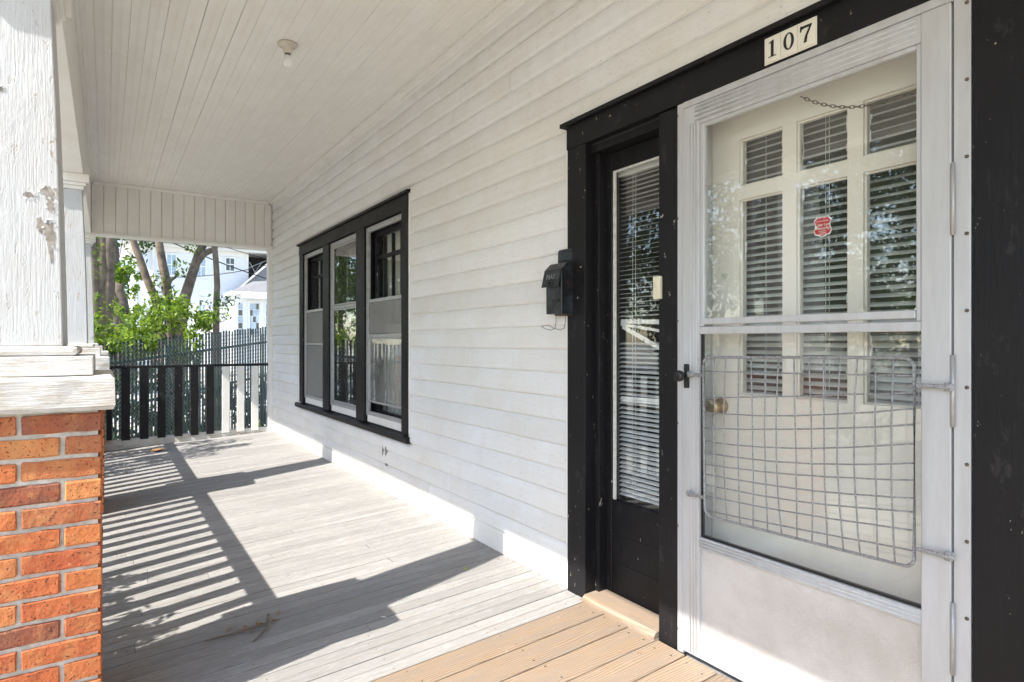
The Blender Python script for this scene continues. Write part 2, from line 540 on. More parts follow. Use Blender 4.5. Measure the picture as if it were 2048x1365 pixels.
LAP = .1134
rows = [.111] + [.2002 + LAP * i for i in range(24)]
def siding_piece(y0, y1, zb, zt):
    n = max(1, int((y1 - y0) / .55))
    v = []; f = []
    for i in range(n + 1):
        y = y0 + (y1 - y0) * i / n
        dz = R.uniform(-.0028, .0028) if 0 < i < n else 0
        dx = R.uniform(-.0018, .0014)
        e_ = zt - zb
        prof = [(.017, zb + .0005), (.001, zb - .0005), (-.0070, zb + .0035), (-.0115, zb + .0090), (-.0135, zb + .0160), (-.0120, zb + e_ * .58), (-.0095, zb + e_ * .73), (-.0045, zb + e_ * .86), (.0035, zt - .002), (.0090, zt + .012), (.0155, zt + .012)]
        v += [(x + dx, y, z + dz) for x, z in prof]
    k = 11
    for i in range(n):
        for j in range(k):
            a = i * k + j; b = i * k + (j + 1) % k
            f.append((a, b, b + k, a + k))
    f.append(tuple(range(k))); f.append(tuple(n * k + j for j in range(k - 1, -1, -1)))
    return MB().add(v, f)
for i, zb in enumerate(rows):
    zt = rows[i + 1] if i + 1 < len(rows) else 2.925
    segs = [(Y0, 8.20)]
    def cut(segs, a, b):
        out = []
        for p, q in segs:
            if b <= p or a >= q: out.append((p, q)); continue
            if p < a: out.append((p, a))
            if q > b: out.append((b, q))
        return out
    if zt > .45 and zb < 2.08: segs = cut(segs, WIN[0] + .004, WIN[1] - .004)
    if zb < 2.04: segs = cut(segs, DOOR[0] + .004, DOOR[1] - .004)
    fin = []
    for p, q in segs:
        if q - p > 2.6:
            j = R.uniform(p + .8, q - .8)
            fin += [(p, j - .0008), (j + .0008, q)]
            if q - j > 3.2:
                a, b = fin.pop(); j2 = R.uniform(a + .9, b - .9); fin += [(a, j2 - .0008), (j2 + .0008, b)]
        else:
            fin.append((p, q))
    for p, q in fin:
        build('siding_board', siding_piece(p, q, zb, zt), 'siding', H)
# base board
for p, q in ((Y0, DOOR[0]), (DOOR[1], 5.1), (5.1015, 8.20)):
    build('base_board', MB().prism([(.016, -.02), (-.012, -.02), (-.012, .104), (-.004, .111), (.016, .113)], p, q, 'y'), 'trim_white', H)
# cornice at wall and ceiling
build('cornice', MB().prism([(.016, 2.872), (-.012, 2.872), (-.018, 2.88), (-.022, 2.896), (-.036, 2.908), (-.058, 2.916), (-.058, 2.928), (.016, 2.928)], Y0, 8.19, 'y'), 'frieze', H)
# end board where the far railing meets the wall
box('corner_board', -.062, .016, 8.2005, 8.30, -.02, 2.34, 'trim_white', H, .003)

# caulk along the casings
for y_, z0, z1 in ((3.962, .49, 2.19), (6.868, .49, 2.19), (2.195, .11, 2.12)):
    m = MB(); n_ = 14
    v = []
    for k in range(n_ + 1):
        z = z0 + (z1 - z0) * k / n_
        w_ = R.uniform(.004, .008)
        v += [(.010, y_ - w_, z), (-.0165, y_ - w_, z), (-.0165, y_ + w_, z), (.010, y_ + w_, z)]
    f = [(0, 1, 2, 3), tuple(4 * n_ + k for k in (3, 2, 1, 0))]
    for k in range(n_):
        for j in range(4):
            f.append((4 * k + j, 4 * k + (j + 1) % 4, 4 * k + 4 + (j + 1) % 4, 4 * k + 4 + j))
    build('caulk', MB().add(v, f), 'trim_white', H)
# --- triple window
CX = -.022
box('casing_board', CX, .016, 3.97, 4.083, .485, 2.086, 'black', H, .002)
box('casing_board', CX, .016, 4.838, 5.038, .485, 2.086, 'black', H, .002)
box('casing_board', CX, .016, 5.80, 5.992, .485, 2.086, 'black', H, .002)
box('casing_board', CX, .016, 6.715, 6.86, .485, 2.086, 'black', H, .002)
box('head_board', CX - .003, .016, 3.965, 6.865, 2.0865, 2.192, 'black', H, .002)
build('drip_cap', MB().prism([(.016, 2.1925), (-.042, 2.1925), (-.042, 2.212), (.016, 2.226)], 3.95, 6.90, 'y'), 'black', H)
build('window_sill', MB().prism([(.03, .424), (-.038, .424), (-.040, .462), (.03, .484)], 3.955, 6.99, 'y'), 'black', H, bevel=.003)
def window(y0, y1, rails, panes, has_muntins, label):
    """storm window between y0 and y1"""
    fw = .03
    xf0, xf1 = .000, .022
    m = MB()
    zb, zt = .545, 2.068
    m.box(xf0, xf1, y0, y0 + fw, zb, zt); m.box(xf0, xf1, y1 - fw, y1, zb, zt)
    m.box(xf0, xf1, y0 + fw, y1 - fw, zt - fw, zt); m.box(xf0, xf1, y0 + fw, y1 - fw, zb, zb + fw)
    # thin outer flange
    m.box(-.004, -.0003, y0 - .006, y0 + .012, zb - .004, zt + .01); m.box(-.004, -.0003, y1 - .012, y1 + .006, zb - .004, zt + .01)
    m.box(-.004, -.0003, y0 + .0125, y1 - .0125, zt - .006, zt + .01)
    w = build('window', m, 'alu_grey', H, bevel=.0015)
    w['label'] = label
    for z in rails:
        box('rail', .003, .020, y0 + fw, y1 - fw, z - .013, z + .013, 'alu_grey', w, .0015)
    for k, (za, zc, kind, x) in enumerate(panes):
        p = MB(); p.box(x, x + .003, y0 + fw, y1 - fw, za, zc)
        build({'glass': 'pane', 'glass_dusty': 'pane', 'screen': 'insect_screen'}[kind], p, kind, w)
        if kind != 'screen':
            q = MB()
            for a, b in ((y0 + fw + .0005, y0 + fw + .016), (y1 - fw - .016, y1 - fw - .0005)):
                q.box(x - .005, x + .007, a, b, za + .014, zc - .014)
            q.box(x - .005, x + .007, y0 + fw + .0005, y1 - fw - .0005, za, za + .0135); q.box(x - .005, x + .007, y0 + fw + .0005, y1 - fw - .0005, zc - .0135, zc)
            build('pane_frame', q, 'alu_grey', w, bevel=.001)
    # white stool strip under the storm
    box('stool', .004, .03, y0 + .002, y1 - .002, .4855, .5448, 'trim_white', w, .002)
    # wooden sash behind
    m = MB()
    X = .060
    m.box(X, X + .035, y0 - .02, y0 + .035, .50, 2.05); m.box(X, X + .035, y1 - .035, y1 + .02, .50, 2.05)
    m.box(X, X + .035, y0 + .035, y1 - .035, 2.00, 2.05); m.box(X, X + .035, y0 + .035, y1 - .035, .50, .58)
    m.box(X, X + .035, y0 + .035, y1 - .035, 1.28, 1.33)
    m.box(.023, X - .0005, y0 - .02, y0 - .004, .50, 2.05); m.box(.023, X - .0005, y1 + .004, y1 + .02, .50, 2.05)
    build('sash', m, 'black', w, bevel=.002)
    if has_muntins:
        for k in range(1, 4):
            y = y0 + .035 + (y1 - y0 - .07) * k / 4
            box('muntin', X + .004, X + .03, y - .010, y + .010, 1.33, 1.99, 'black', w, .002)
        box('muntin', X + .002, X + .032, y0 + .035, y1 - .035, 1.815, 1.845, 'black', w, .002)
    for za, zc in ((1.331, 1.999), (.581, 1.279)):
        box('pane', X + .016, X + .019, y0 + .036, y1 - .036, za, zc, 'glass', w)
    return w
window(4.086, 4.834, (1.475, 1.19), [(1.206, 1.46, 'screen', .009), (.65, 1.175, 'glass_dusty', .008)], True, 'right window of the triple set, nearest the door')
window(5.042, 5.796, (1.465,), [(1.482, 2.036, 'glass', .012), (.578, 1.449, 'glass', .010)], False, 'middle window of the triple set')
window(5.996, 6.711, (1.465, 1.12), [(1.135, 1.449, 'screen', .009), (.577, 1.104, 'screen', .008)], True, 'left window of the triple set, farthest away')

# bare patches where paint fell off the siding under the window
for cy, cz, w_, h_ in ((4.395, .305, .022, .05), (4.46, .298, .012, .045), (4.385, .215, .03, .026)):
    pts = []
    for k in range(9):
        a = 2 * math.pi * k / 9
        rr = R.uniform(.6, 1.1)
        pts.append((cy + math.cos(a) * w_ * rr, cz + math.sin(a) * h_ * rr))
    build('bare_patch', MB().prism(pts, -.0138, .009, 'x'), 'wood_bare', H)

# --- door and sidelight trim
box('casing_board', CX, .10, 2.062, 2.187, -.004, 2.024, 'black', H, .002)
box('casing_board', CX, .13, 1.540, 1.630, -.006, 2.017, 'black', H, .002)
box('casing_board', CX, .13, .47, .612, -.02, 2.024, 'black', H, .002)
box('side_board', CX + .004, .016, .24, .4675, -.02, 2.024, 'black', H, .002)
box('head_board', CX - .003, .016, .20, 2.190, 2.0245, 2.128, 'black', H, .002)
build('drip_cap', MB().prism([(.016, 2.1285), (-.045, 2.1285), (-.045, 2.146), (.016, 2.160)], .18, 2.215, 'y'), 'black', H)
# jamb steps beside the sidelight
box('door_jamb', .035, .10, 2.035, 2.0615, .02, 2.0, 'black', H, .002)
box('door_jamb', .012, .10, .60, 1.5398, 1.988, 2.0175, 'trim_white', H, .002)
box('door_jamb', .02, .16, 1.478, 1.5398, -.004, 1.9875, 'alu', H, .002)
box('door_jamb', .02, .16, .6125, .66, -.004, 1.9875, 'alu', H, .002)
box('door_jamb', .012, .10, 1.6305, 2.0615, 1.983, 2.0175, 'black', H, .002)
# sidelight sash
sl = MB()
X = .085
sl.box(X, X + .04, 2.006, 2.075, .0, 1.983); sl.box(X, X + .04, 1.6305, 1.67, .0, 1.983)
sl.box(X, X + .04, 1.67, 2.006, 1.905, 1.983); sl.box(X + .004, X + .034, 1.67, 2.006, .022, .44)
side = build('sidelight', sl, 'black', H, bevel=.003)
side['label'] = 'narrow black sidelight window left of the storm door'
box('pane', X + .018, X + .021, 1.67, 2.006, .44, 1.905, 'glass', side)
q = MB()
q.box(X + .006, X + .017, 1.990, 2.0055, .4405, 1.9045)
q.box(X + .006, X + .017, 1.6705, 1.9895, 1.895, 1.9045)
build('glazing_bead', q, 'putty', side, bevel=.002)
for z in (.16, .285):
    box('crack', X + .0015, X + .0035, 1.672, 2.004, z, z + .0025, 'ink', side)
box('sidelight_floor', .016, .13, 1.6305, 2.0615, -.03, .021, 'black', H)

# --- inner front door
FD0, FD1, fx = .665, 1.476, .10
d = MB()
cols = [(1.361, 1.194), (1.145, .978), (.932, .758)]
za, zb_, zc_, zd = .955, 1.652, 1.700, 1.868
T = .044
d.box(fx, fx + T, cols[0][0], FD1, .012, 1.985)
d.box(fx, fx + T, FD0, cols[2][1], .012, 1.985)
d.box(fx, fx + T, cols[2][1], cols[0][0], zd, 1.985)
d.box(fx, fx + T, cols[2][1], cols[0][0], .012, za)
for k in (0, 1):
    d.box(fx + .002, fx + T, cols[k + 1][0], cols[k][1], za, zd)
for a, b in cols:
    d.box(fx + .002, fx + T, b, a, zb_, zc_)
fd = build('front_door', d, 'door_cream', H)
fd['label'] = 'cream front door with three small panes over three tall panes'
for a, b in cols:
    for z0, z1 in ((za, zb_), (zc_, zd)):
        q = MB()
        q.box(fx + .010, fx + .02, a - .006, a - .0003, z0 + .0065, z1 - .0065); q.box(fx + .010, fx + .02, b + .0003, b + .006, z0 + .0065, z1 - .0065)
        q.box(fx + .010, fx + .02, b + .0003, a - .0003, z0 + .0003, z0 + .006); q.box(fx + .010, fx + .02, b + .0003, a - .0003, z1 - .006, z1 - .0003)
        build('glazing_bead', q, 'door_cream', fd, bevel=.002)
        box('pane', fx + .021, fx + .024, b, a, z0, z1, 'glass', fd)
        e = MB()
        for _ in range(5):
            yy = a - .012 if R.random() < .6 else b + .012
            zz = R.uniform(z0 + .02, z1 - .03)
            e.box(fx + .017, fx + .0205, yy - R.uniform(.002, .007), yy + .0, zz, zz + R.uniform(.01, .05))
        build('putty_smear', e, 'putty', fd)
build('door_knob', MB().lathe([(.030, .0), (.030, -.006), (.012, -.010), (.012, -.030), (.024, -.036), (.029, -.048), (.026, -.058), (.012, -.062)], (fx, 1.436, .905), 24, 'x'), 'brass', fd, True)
build('peephole', MB().lathe([(.010, 0), (.010, -.004), (.005, -.005)], (fx, 1.42, 1.385), 16, 'x'), 'putty', fd, True)
box('threshold_plate', .0, .15, .613, 1.5398, -.03, .010, 'alu_grey', H, .002)

# --- storm door
lx0, lx1 = -.030, -.002
a, b = 1.506, .655
d = MB()
d.box(lx0, lx1, 1.432, a, .012, 1.995)
d.box(lx0, lx1, b, .722, .012, 1.995)
d.box(lx0 + .0008, lx1, .722, 1.432, 1.922, 1.9945)
d.box(lx0 + .001, lx1, .722, 1.432, .405, .445)
d.box(lx0 + .001, lx1, .722, 1.432, .012, .062)
d.box(lx0 + .001, lx1, .722, 1.432, 1.170, 1.196)
st = build('storm_door', d, 'alu', H, bevel=.002)
st['label'] = 'white aluminium storm door with glass, bent wire guard and kick plate'
for z0 in (1.937, 1.953, 1.969, 1.983):          # fluting
    build('flute', MB().tube([(lx0 + .0015, .735, z0), (lx0 + .0015, 1.45, z0)], .004, 8), 'alu', st, True)
for z0 in (.414, .425, .436):
    build('flute', MB().tube([(lx0 + .0015, .724, z0), (lx0 + .0015, 1.430, z0)], .0035, 8), 'alu', st, True)
for y in (1.445, 1.458, 1.471):
    build('flute', MB().tube([(lx0 + .0015, y, .02), (lx0 + .0015, y, 1.93)], .003, 8), 'alu', st, True)
q = MB()
q.box(lx0 + .004, lx1 - .004, 1.414, 1.4315, 1.197, 1.9215); q.box(lx0 + .004, lx1 - .004, .7225, .735, 1.197, 1.9215)
q.box(lx0 - .003, lx1 - .004, .735, 1.414, 1.204, 1.226); q.box(lx0 + .004, lx1 - .004, .735, 1.414, 1.909, 1.9215)
build('pane_frame', q, 'alu', st, bevel=.002)
box('pane', -.016, -.013, .735, 1.414, 1.224, 1.911, 'glass', st)
box('pane', -.014, -.011, .722, 1.432, .445, 1.170, 'glass_hazy', st)
q = MB(); q.box(-.019, -.008, .7225, 1.4315, .4455, .453); q.box(-.019, -.008, 1.424, 1.4315, .4535, 1.1695)
build('gasket', q, 'black_plastic', st)
box('kick_panel', -.016, -.012, .722, 1.432, .062, .405, 'hammer', st)
# z-bar frame
q = MB()
q.box(-.024, .010, 1.5095, 1.537, -.004, 2.022); q.box(-.024, .010, .615, .6515, -.004, 2.022)
q.box(-.024, .010, .6515, 1.5095, 1.9985, 2.0235)
zb = build('storm_frame', q, 'alu', H, bevel=.002)
for k in range(11):
    z = .08 + k * .19
    build('screw', MB().lathe([(.0045, 0), (.0045, -.002), (.002, -.003)], (-.0245, .622, z), 10, 'x'), 'chain', zb, True)
    if k % 2 == 0:
        build('screw', MB().lathe([(.0035, 0), (.0035, -.002), (.002, -.003)], (-.0245, 1.533, z), 10, 'x'), 'chain', zb, True)
for z in (1.50, 1.02, .40):
    build('hinge', MB().tube([(-.031, .650, z - .09), (-.031, .650, z + .09)], .0045, 12), 'alu_grey', st, True)
# wire guard, bent
gy = [1.397, 1.347, 1.300, 1.251, 1.204, 1.153, 1.107, 1.057, 1.009, .963, .916, .869, .822, .776, .729]
gzl = [1.087, 1.040, .947, .894, .841, .794, .754, .714, .681, .644, .604, .554]
gzr = [1.101, 1.055, 1.012, .969, .928, .879, .828, .784, .737, .702, .654, .601]
gx = -.052
rc = .028
outl = []
for (cy, cz, a0) in ((1.397 - rc, 1.089 - rc, 90), (1.389 - rc, .538 + rc, 0), (.728 + rc, .556 + rc, -90), (.728 + rc, 1.101 - rc, 180)):
    for k in range(7):
        an = math.radians(a0 - 15 * k)
        outl.append((gx, cy + rc * math.cos(an), cz + rc * math.sin(an)))
outl.append(outl[0])
build('guard_frame', MB().tube(outl, .0047, 8, False), 'grille', st, True)
def gbow(t, amp): return amp * math.sin(math.pi * t)
for i, y in enumerate(gy[1:-1]):
    amp = R.uniform(-.014, .006); t = (i + 1) / 14
    pts = []
    for k in range(10):
        u = k / 9
        ztop = 1.089 + .012 * t; zbot = .538 + .018 * t
        pts.append((gx - .004 + R.uniform(-.001, .001), y - gbow(u, amp) - .010 * u * math.sin(3 * t) + R.uniform(-.0008, .0008), ztop + (zbot - ztop) * u))
    build('guard_wire', MB().tube(pts, .0025, 6), 'grille', st, True)
for j, (zl, zr) in enumerate(zip(gzl[1:], gzr[1:])):
    pts = []
    sag = -.016 * math.sin(math.pi * (j / 10)) + R.uniform(-.005, .005)
    for k in range(13):
        u = k / 12
        pts.append((gx + .004, 1.396 + (.729 - 1.396) * u, zl + (zr - zl) * u + sag * math.sin(math.pi * u) + R.uniform(-.0008, .0008)))
    build('guard_wire', MB().tube(pts, .0025, 6), 'grille', st, True)
for y0, y1, z in ((1.393, 1.462, 1.026), (1.390, 1.464, .597), (.735, .655, 1.030), (.735, .655, .608)):
    q = MB()
    q.box(gx + .002, gx + .006, y0, y1, z - .006, z + .006)
    build('guard_bracket', q, 'grille', st, bevel=.002)
    build('guard_bracket', MB().lathe([(.013, .0), (.013, -.003), (.004, -.007)], (gx + .008, y1, z), 6, 'x'), 'grille', st)
    sg = 1 if y1 > y0 else -1
    build('bracket_foot', MB().box(gx + .0085, lx0 - .0005, y1 - .009, y1 + .009, z - .009, z + .009), 'alu', st)
# handle
box('handle_plate', lx0 - .012, lx0 - .0003, 1.474, 1.492, .975, 1.062, 'black_plastic', st, .003, 2)
build('handle_knob', MB().lathe([(.008, 0), (.008, -.02), (.018, -.024), (.021, -.034), (.019, -.044), (.010, -.047)], (lx0 - .012, 1.483, 1.02), 20, 'x'), 'black_plastic', st, True)
# safety chain behind the glass
ch = MB()
P0, P1, P2 = Vector((.03, 1.085, 1.915)), Vector((.045, .93, 1.79)), Vector((.05, .735, 1.835))
prev = None
for k in range(26):
    t = k / 25
    p = P0 * (1 - t) ** 2 + P1 * 2 * t * (1 - t) + P2 * t * t
    if prev is not None:
        dirn = (p - prev).normalized(); up = Vector((1, 0, 0)) if k % 2 else dirn.cross(Vector((1, 0, 0))).normalized()
        mid = (p + prev) / 2; L = (p - prev).length * .72
        ring = []
        for j in range(9):
            an = 2 * math.pi * j / 8
            ring.append(mid + dirn * L * math.cos(an) + up * .0045 * math.sin(an))
        ch.tube(ring, .0014, 5, False)
    prev = p
build('door_chain', ch, 'chain', st, True)

# pine block under the sidelight
build('wood_sill', MB().prism([(.10, -.02), (-.046, -.02), (-.046, .012), (-.030, .026), (.0845, .030)], 1.634, 2.058, 'y'), 'pine_sill', H, bevel=.002)

# ================================================================== porch floor and ceiling
pf = MB()
pf.prism([(-2.36, fz(-2.36) - .10), (-.0, -.10), (.0, -.034), (-2.36, fz(-2.36) - .034)], Y0, 8.5, 'y')
floor = tag(build('porch_floor', pf, 'ink'), 'sloping wooden porch floor, old grey boards and newer tan boards by the door', 'floor', kind='structure')
M['groove'] = m_simple('dirt_in_joints', (.035, .03, .026), .95, nscale=30)
def dirty_edges(o):
    o.data.materials.append(M['groove'])
    for p in o.data.polygons:
        if abs(p.normal.z) < .5:
            p.material_index = 1
    return o
def plank(x0, x1, y0, y1, t=.028, dz=0.0, crown=.0):
    c = .003
    zs = lambda x: fz(x) + dz
    v = []
    for x in (x0, x1):
        z = zs(x)
        v += [(x, y0, z - t), (x, y0, z - c), (x, y0 + c, z), (x, y1 - c, z), (x, y1, z - c), (x, y1, z - t)]
    f = [(0, 1, 2, 3, 4, 5), (11, 10, 9, 8, 7, 6)] + [(i, i + 6, (i + 1) % 6 + 6, (i + 1) % 6) for i in range(6)]
    return MB().add(v, f)
y = 2.052
PW = .0702
while y < 8.45:
    x0, x1 = -2.36, -.0065
    gap = .0028 + R.random() ** 2 * .004
    yy0, yy1 = y + gap / 2, y + PW - gap / 2
    cuts = []
    r_ = R.random()
    if r_ < .30: cuts = [R.uniform(-1.80, -1.55)]
    elif r_ < .5: cuts = [R.uniform(-1.4, -.5)]
    xs = [x0] + cuts + [x1]
    for p, q in zip(xs[:-1], xs[1:]):
        dirty_edges(build('floor_board', plank(p + .0008, q - .0008, yy0, yy1, .026, R.uniform(-.0012, .0008)), 'deck', floor))
    y += PW
y = 2.049 - .14
while y > Y0:
    build('floor_board', plank(-2.36, -.034 if y < 1.62 else -.0145, y + .003, y + .137, .03, .002 + R.uniform(-.001, .001)), 'pine', floor)
    y -= .14

nl = MB()
y = 2.052
while y < 6.5:
    for xj in (-.12, -.52, -.92, -1.32, -1.72):
        xx = xj + R.uniform(-.012, .012); yy = y + PW * .5 + R.uniform(-.018, .018)
        nl.lathe([(.0028, fz(xx) + .0002), (.0028, fz(xx) + .0010)], (xx, yy, 0), 6)
    y += PW
for k in range(8):
    for xj in (-.08, -.48, -.88, -1.28):
        for dy in (.03, .11):
            xx = xj + R.uniform(-.012, .012)
            nl.lathe([(.0038, fz(xx) + .002), (.0038, fz(xx) + .0034)], (xx, 1.909 - .14 * k + dy + R.uniform(-.008, .008), 0), 7)
tag(build('nail_heads', nl, 'chain', floor), kind='stuff')

pc = MB(); pc.box(-2.09, .016, Y0, 8.36, 2.948, 2.975)
ceil_ = tag(build('porch_ceiling', pc, 'ceiling'), 'off-white beadboard porch ceiling, boards running along the house wall', 'ceiling', kind='structure')
NB = 23
BW = 1.93 / NB
def bead(x0, x1, y0, y1, dz):
    w = x1 - x0; c = (x0 + x1) / 2; z = CEIL + dz
    prof = [(x0, z + .015), (x0, z + .0013), (x0 + .0013, z), (c - .006, z), (c - .0042, z + .0022), (c - .002, z + .0003), (c + .002, z + .0003), (c + .0042, z + .0022), (c + .006, z), (x1 - .0013, z), (x1, z + .0013), (x1, z + .015)]
    return MB().prism(prof, y0, y1, 'y')
for k in range(NB):
    x0 = -1.93 + k * BW + .0006; x1 = x0 + BW - .0010 - R.random() ** 5 * .0025
    ys = [Y0]
    p = R.uniform(-1, 2.5)
    while p < 7.3:
        ys.append(p); p += R.uniform(1.6, 3.6)
    ys.append(8.205)
    for p, q in zip(ys[:-1], ys[1:]):
        build('ceiling_board', bead(x0, x1, p + .0006, q - .0006, R.uniform(-.0005, .0005)), 'ceiling', ceil_)
build('ceiling_trim', MB().prism([(-1.9295, 2.912), (-1.912, 2.914), (-1.906, 2.9285), (-1.9295, 2.9285)], Y0, 8.19, 'y'), 'frieze', ceil_)

# ================================================================== beams
BB = 2.345
fb = root('porch_beam', (-2.01, 2.5, BB), 'long white beam over the porch columns along the open side', 'beam')
box('inner_board', -1.95, -1.93, Y0, 8.34, BB + .0205, 2.947, 'frieze', fb)
box('soffit_board', -2.085, -1.926, Y0, 8.34, BB, BB + .02, 'trim_white', fb, .002)
box('outer_board', -2.085, -2.065, Y0, 8.34, BB + .0205, 2.947, 'trim_white', fb)
eb = root('porch_beam', (-.96, 8.27, 2.335), 'planked end beam spanning the far end of the porch above the railing', 'beam')
x = -1.925
while x < -.02:
    w = .1135
    x1 = min(x + w, -.0205)
    build('frieze_plank', MB().prism([(x + .001, 8.225), (x + .001, 8.2095), (x + .004, 8.206), (x1 - .005, 8.206), (x1 - .0015 - R.random() ** 2 * .003, 8.2095), (x1 - .0015, 8.225)], 2.366, 2.905, 'z'), 'frieze', eb)
    x += w
box('backing_board', -1.925, -.0005, 8.2255, 8.36, 2.366, 2.9475, 'frieze', eb)
box('bottom_board', -1.9255, -.0005, 8.188, 8.365, 2.335, 2.3655, 'frieze', eb, .002)
build('top_trim', MB().prism([(8.2055, 2.9285), (8.176, 2.9285), (8.180, 2.915), (8.192, 2.905), (8.2055, 2.897)], -1.91, -.06, 'x'), 'frieze', eb)

# ================================================================== columns on brick piers
BL, BWd, BH, J = .2, .095, .0545, .0125
PITCH = .0678
brick_meshes = []
for k in range(8):
    me_ = MB().box(-BL / 2, BL / 2, -BWd / 2, BWd / 2, -BH / 2, BH / 2)
    me = bpy.data.meshes.new('brick')
    me.from_pydata(me_.v, [], me_.f)
    bm = bmesh.new(); bm.from_mesh(me)
    bmesh.ops.recalc_face_normals(bm, faces=bm.faces[:])
    bmesh.ops.bevel(bm, geom=bm.edges[:], offset=R.uniform(.0025, .0045), segments=1, affect='EDGES')
    long_e = [e_ for e_ in bm.edges if e_.calc_length() > .15]
    bmesh.ops.subdivide_edges(bm, edges=long_e, cuts=5, use_grid_fill=True)
    for v_ in bm.verts:
        v_.co += Vector((R.uniform(-.0018, .0018), R.uniform(-.0010, .0010), R.uniform(-.0020, .0020)))
    bm.to_mesh(me); bm.free()
    me.materials.append(M['brick'])
    brick_meshes.append(me)
def column(yc, label, detail=True):
    xc = -2.05
    t = root('porch_column', (xc, yc, -.62), label, 'column', 'columns on brick piers along the porch')
    hp = .2485
    ztop = .938
    core = MB().box(xc - hp + .009, xc + hp - .009, yc - hp + .009, yc + hp - .009, -.60, ztop)
    pier = build('brick_pier', core, 'mortar', t)
    side = 2 * BL + 2 * J + BWd      # .516
    sc = (2 * hp) / side
    z = ztop - .004 - PITCH / 2
    i = 0
    while z > -.20:
        for q in range(4):
            for k in range(2):
                ctr = -side / 2 + BL / 2 + k * (BL + J)
                lx, ly = ctr, -side / 2 + BWd / 2
                if i % 2 == 0: lx = -lx
                # front face (-y) of even courses starts with a stretcher at the inner corner
                ang = q * math.pi / 2
                px = lx * math.cos(ang) - ly * math.sin(ang); py = lx * math.sin(ang) + ly * math.cos(ang)
                o = bpy.data.objects.new('brick', R.choice(brick_meshes))
                link(o, pier)
                o.location = (px * sc, py * sc, z + .62)
                o.location += Vector((R.uniform(-.0015, .0015), R.uniform(-.002, .002), 0))
                o.rotation_euler = (0, 0, ang + (math.pi if R.random() < .5 else 0))
                o.scale = (sc, sc, 1)
        z -= PITCH; i += 1
    def slab(h, z0, z1, name, mat, bev, rag=0.0):
        n = 8
        m = MB()
        if rag:
            v = []; f = []
            ring = []
            for zz, hh in ((z0, h - .006), (z0 + .012, h), (z1 - .010, h), (z1, h - .010)):
                r0 = []
                for (ax, ay), (bx_, by_) in (((-1, -1), (1, -1)), ((1, -1), (1, 1)), ((1, 1), (-1, 1)), ((-1, 1), (-1, -1))):
                    for k in range(n):
                        u = k / n
                        px, py = ax + (bx_ - ax) * u, ay + (by_ - ay) * u
                        hr = hh + R.uniform(-rag, rag * .4)
                        r0.append((xc + px * hr, yc + py * hr, zz + R.uniform(-rag, rag) * (.8 if zz in (z0, z1) else .3)))
                ring.append(r0)
            N = 4 * n
            for r0 in ring: v += r0
            for a_ in range(3):
                for k in range(N):
                    f.append((a_ * N + k, a_ * N + (k + 1) % N, (a_ + 1) * N + (k + 1) % N, (a_ + 1) * N + k))
            f.append(tuple(range(N - 1, -1, -1))); f.append(tuple(3 * N + k for k in range(N)))
            m.add(v, f)
        else:
            m.box(xc - h, xc + h, yc - h, yc + h, z0, z1)
        return build(name, m, mat, t, bevel=bev, seg=2)
    slab(.283, .9385, 1.040, 'cap_slab', 'cap', 0, .004)
    slab(.228, 1.041, 1.0985, 'plinth', 'cap', .003)
    slab(.190, 1.099, 1.129, 'base_moulding', 'cap', .0135)
    # tapered shaft
    v = []
    prof = [(1.1295, .149), (1.3, .146), (1.6, .139), (1.9, .130), (2.235, .116)]
    for zz, hh in prof:
        v += [(xc - hh, yc - hh, zz), (xc + hh, yc - hh, zz), (xc + hh, yc + hh, zz), (xc - hh, yc + hh, zz)]
    f = [(3, 2, 1, 0), tuple(range(16, 20))]
    for a_ in range(4):
        for k in range(4):
            f.append((a_ * 4 + k, a_ * 4 + (k + 1) % 4, (a_ + 1) * 4 + (k + 1) % 4, (a_ + 1) * 4 + k))
    build('shaft', MB().add(v, f), 'column', t, bevel=.004, seg=2)
    # capital
    for z0, z1, h in ((2.2355, 2.262, .128), (2.2625, 2.284, .142), (2.2845, 2.3445, .160)):
        slab(h, z0, z1, 'capital', 'trim_white', .004)
    return t
cn = column(2.49, 'nearest porch column, peeling white paint on an orange brick pier')
column(5.47, 'middle porch column, half hidden behind the nearest one')
column(8.34, 'far corner porch column where the end railing starts')
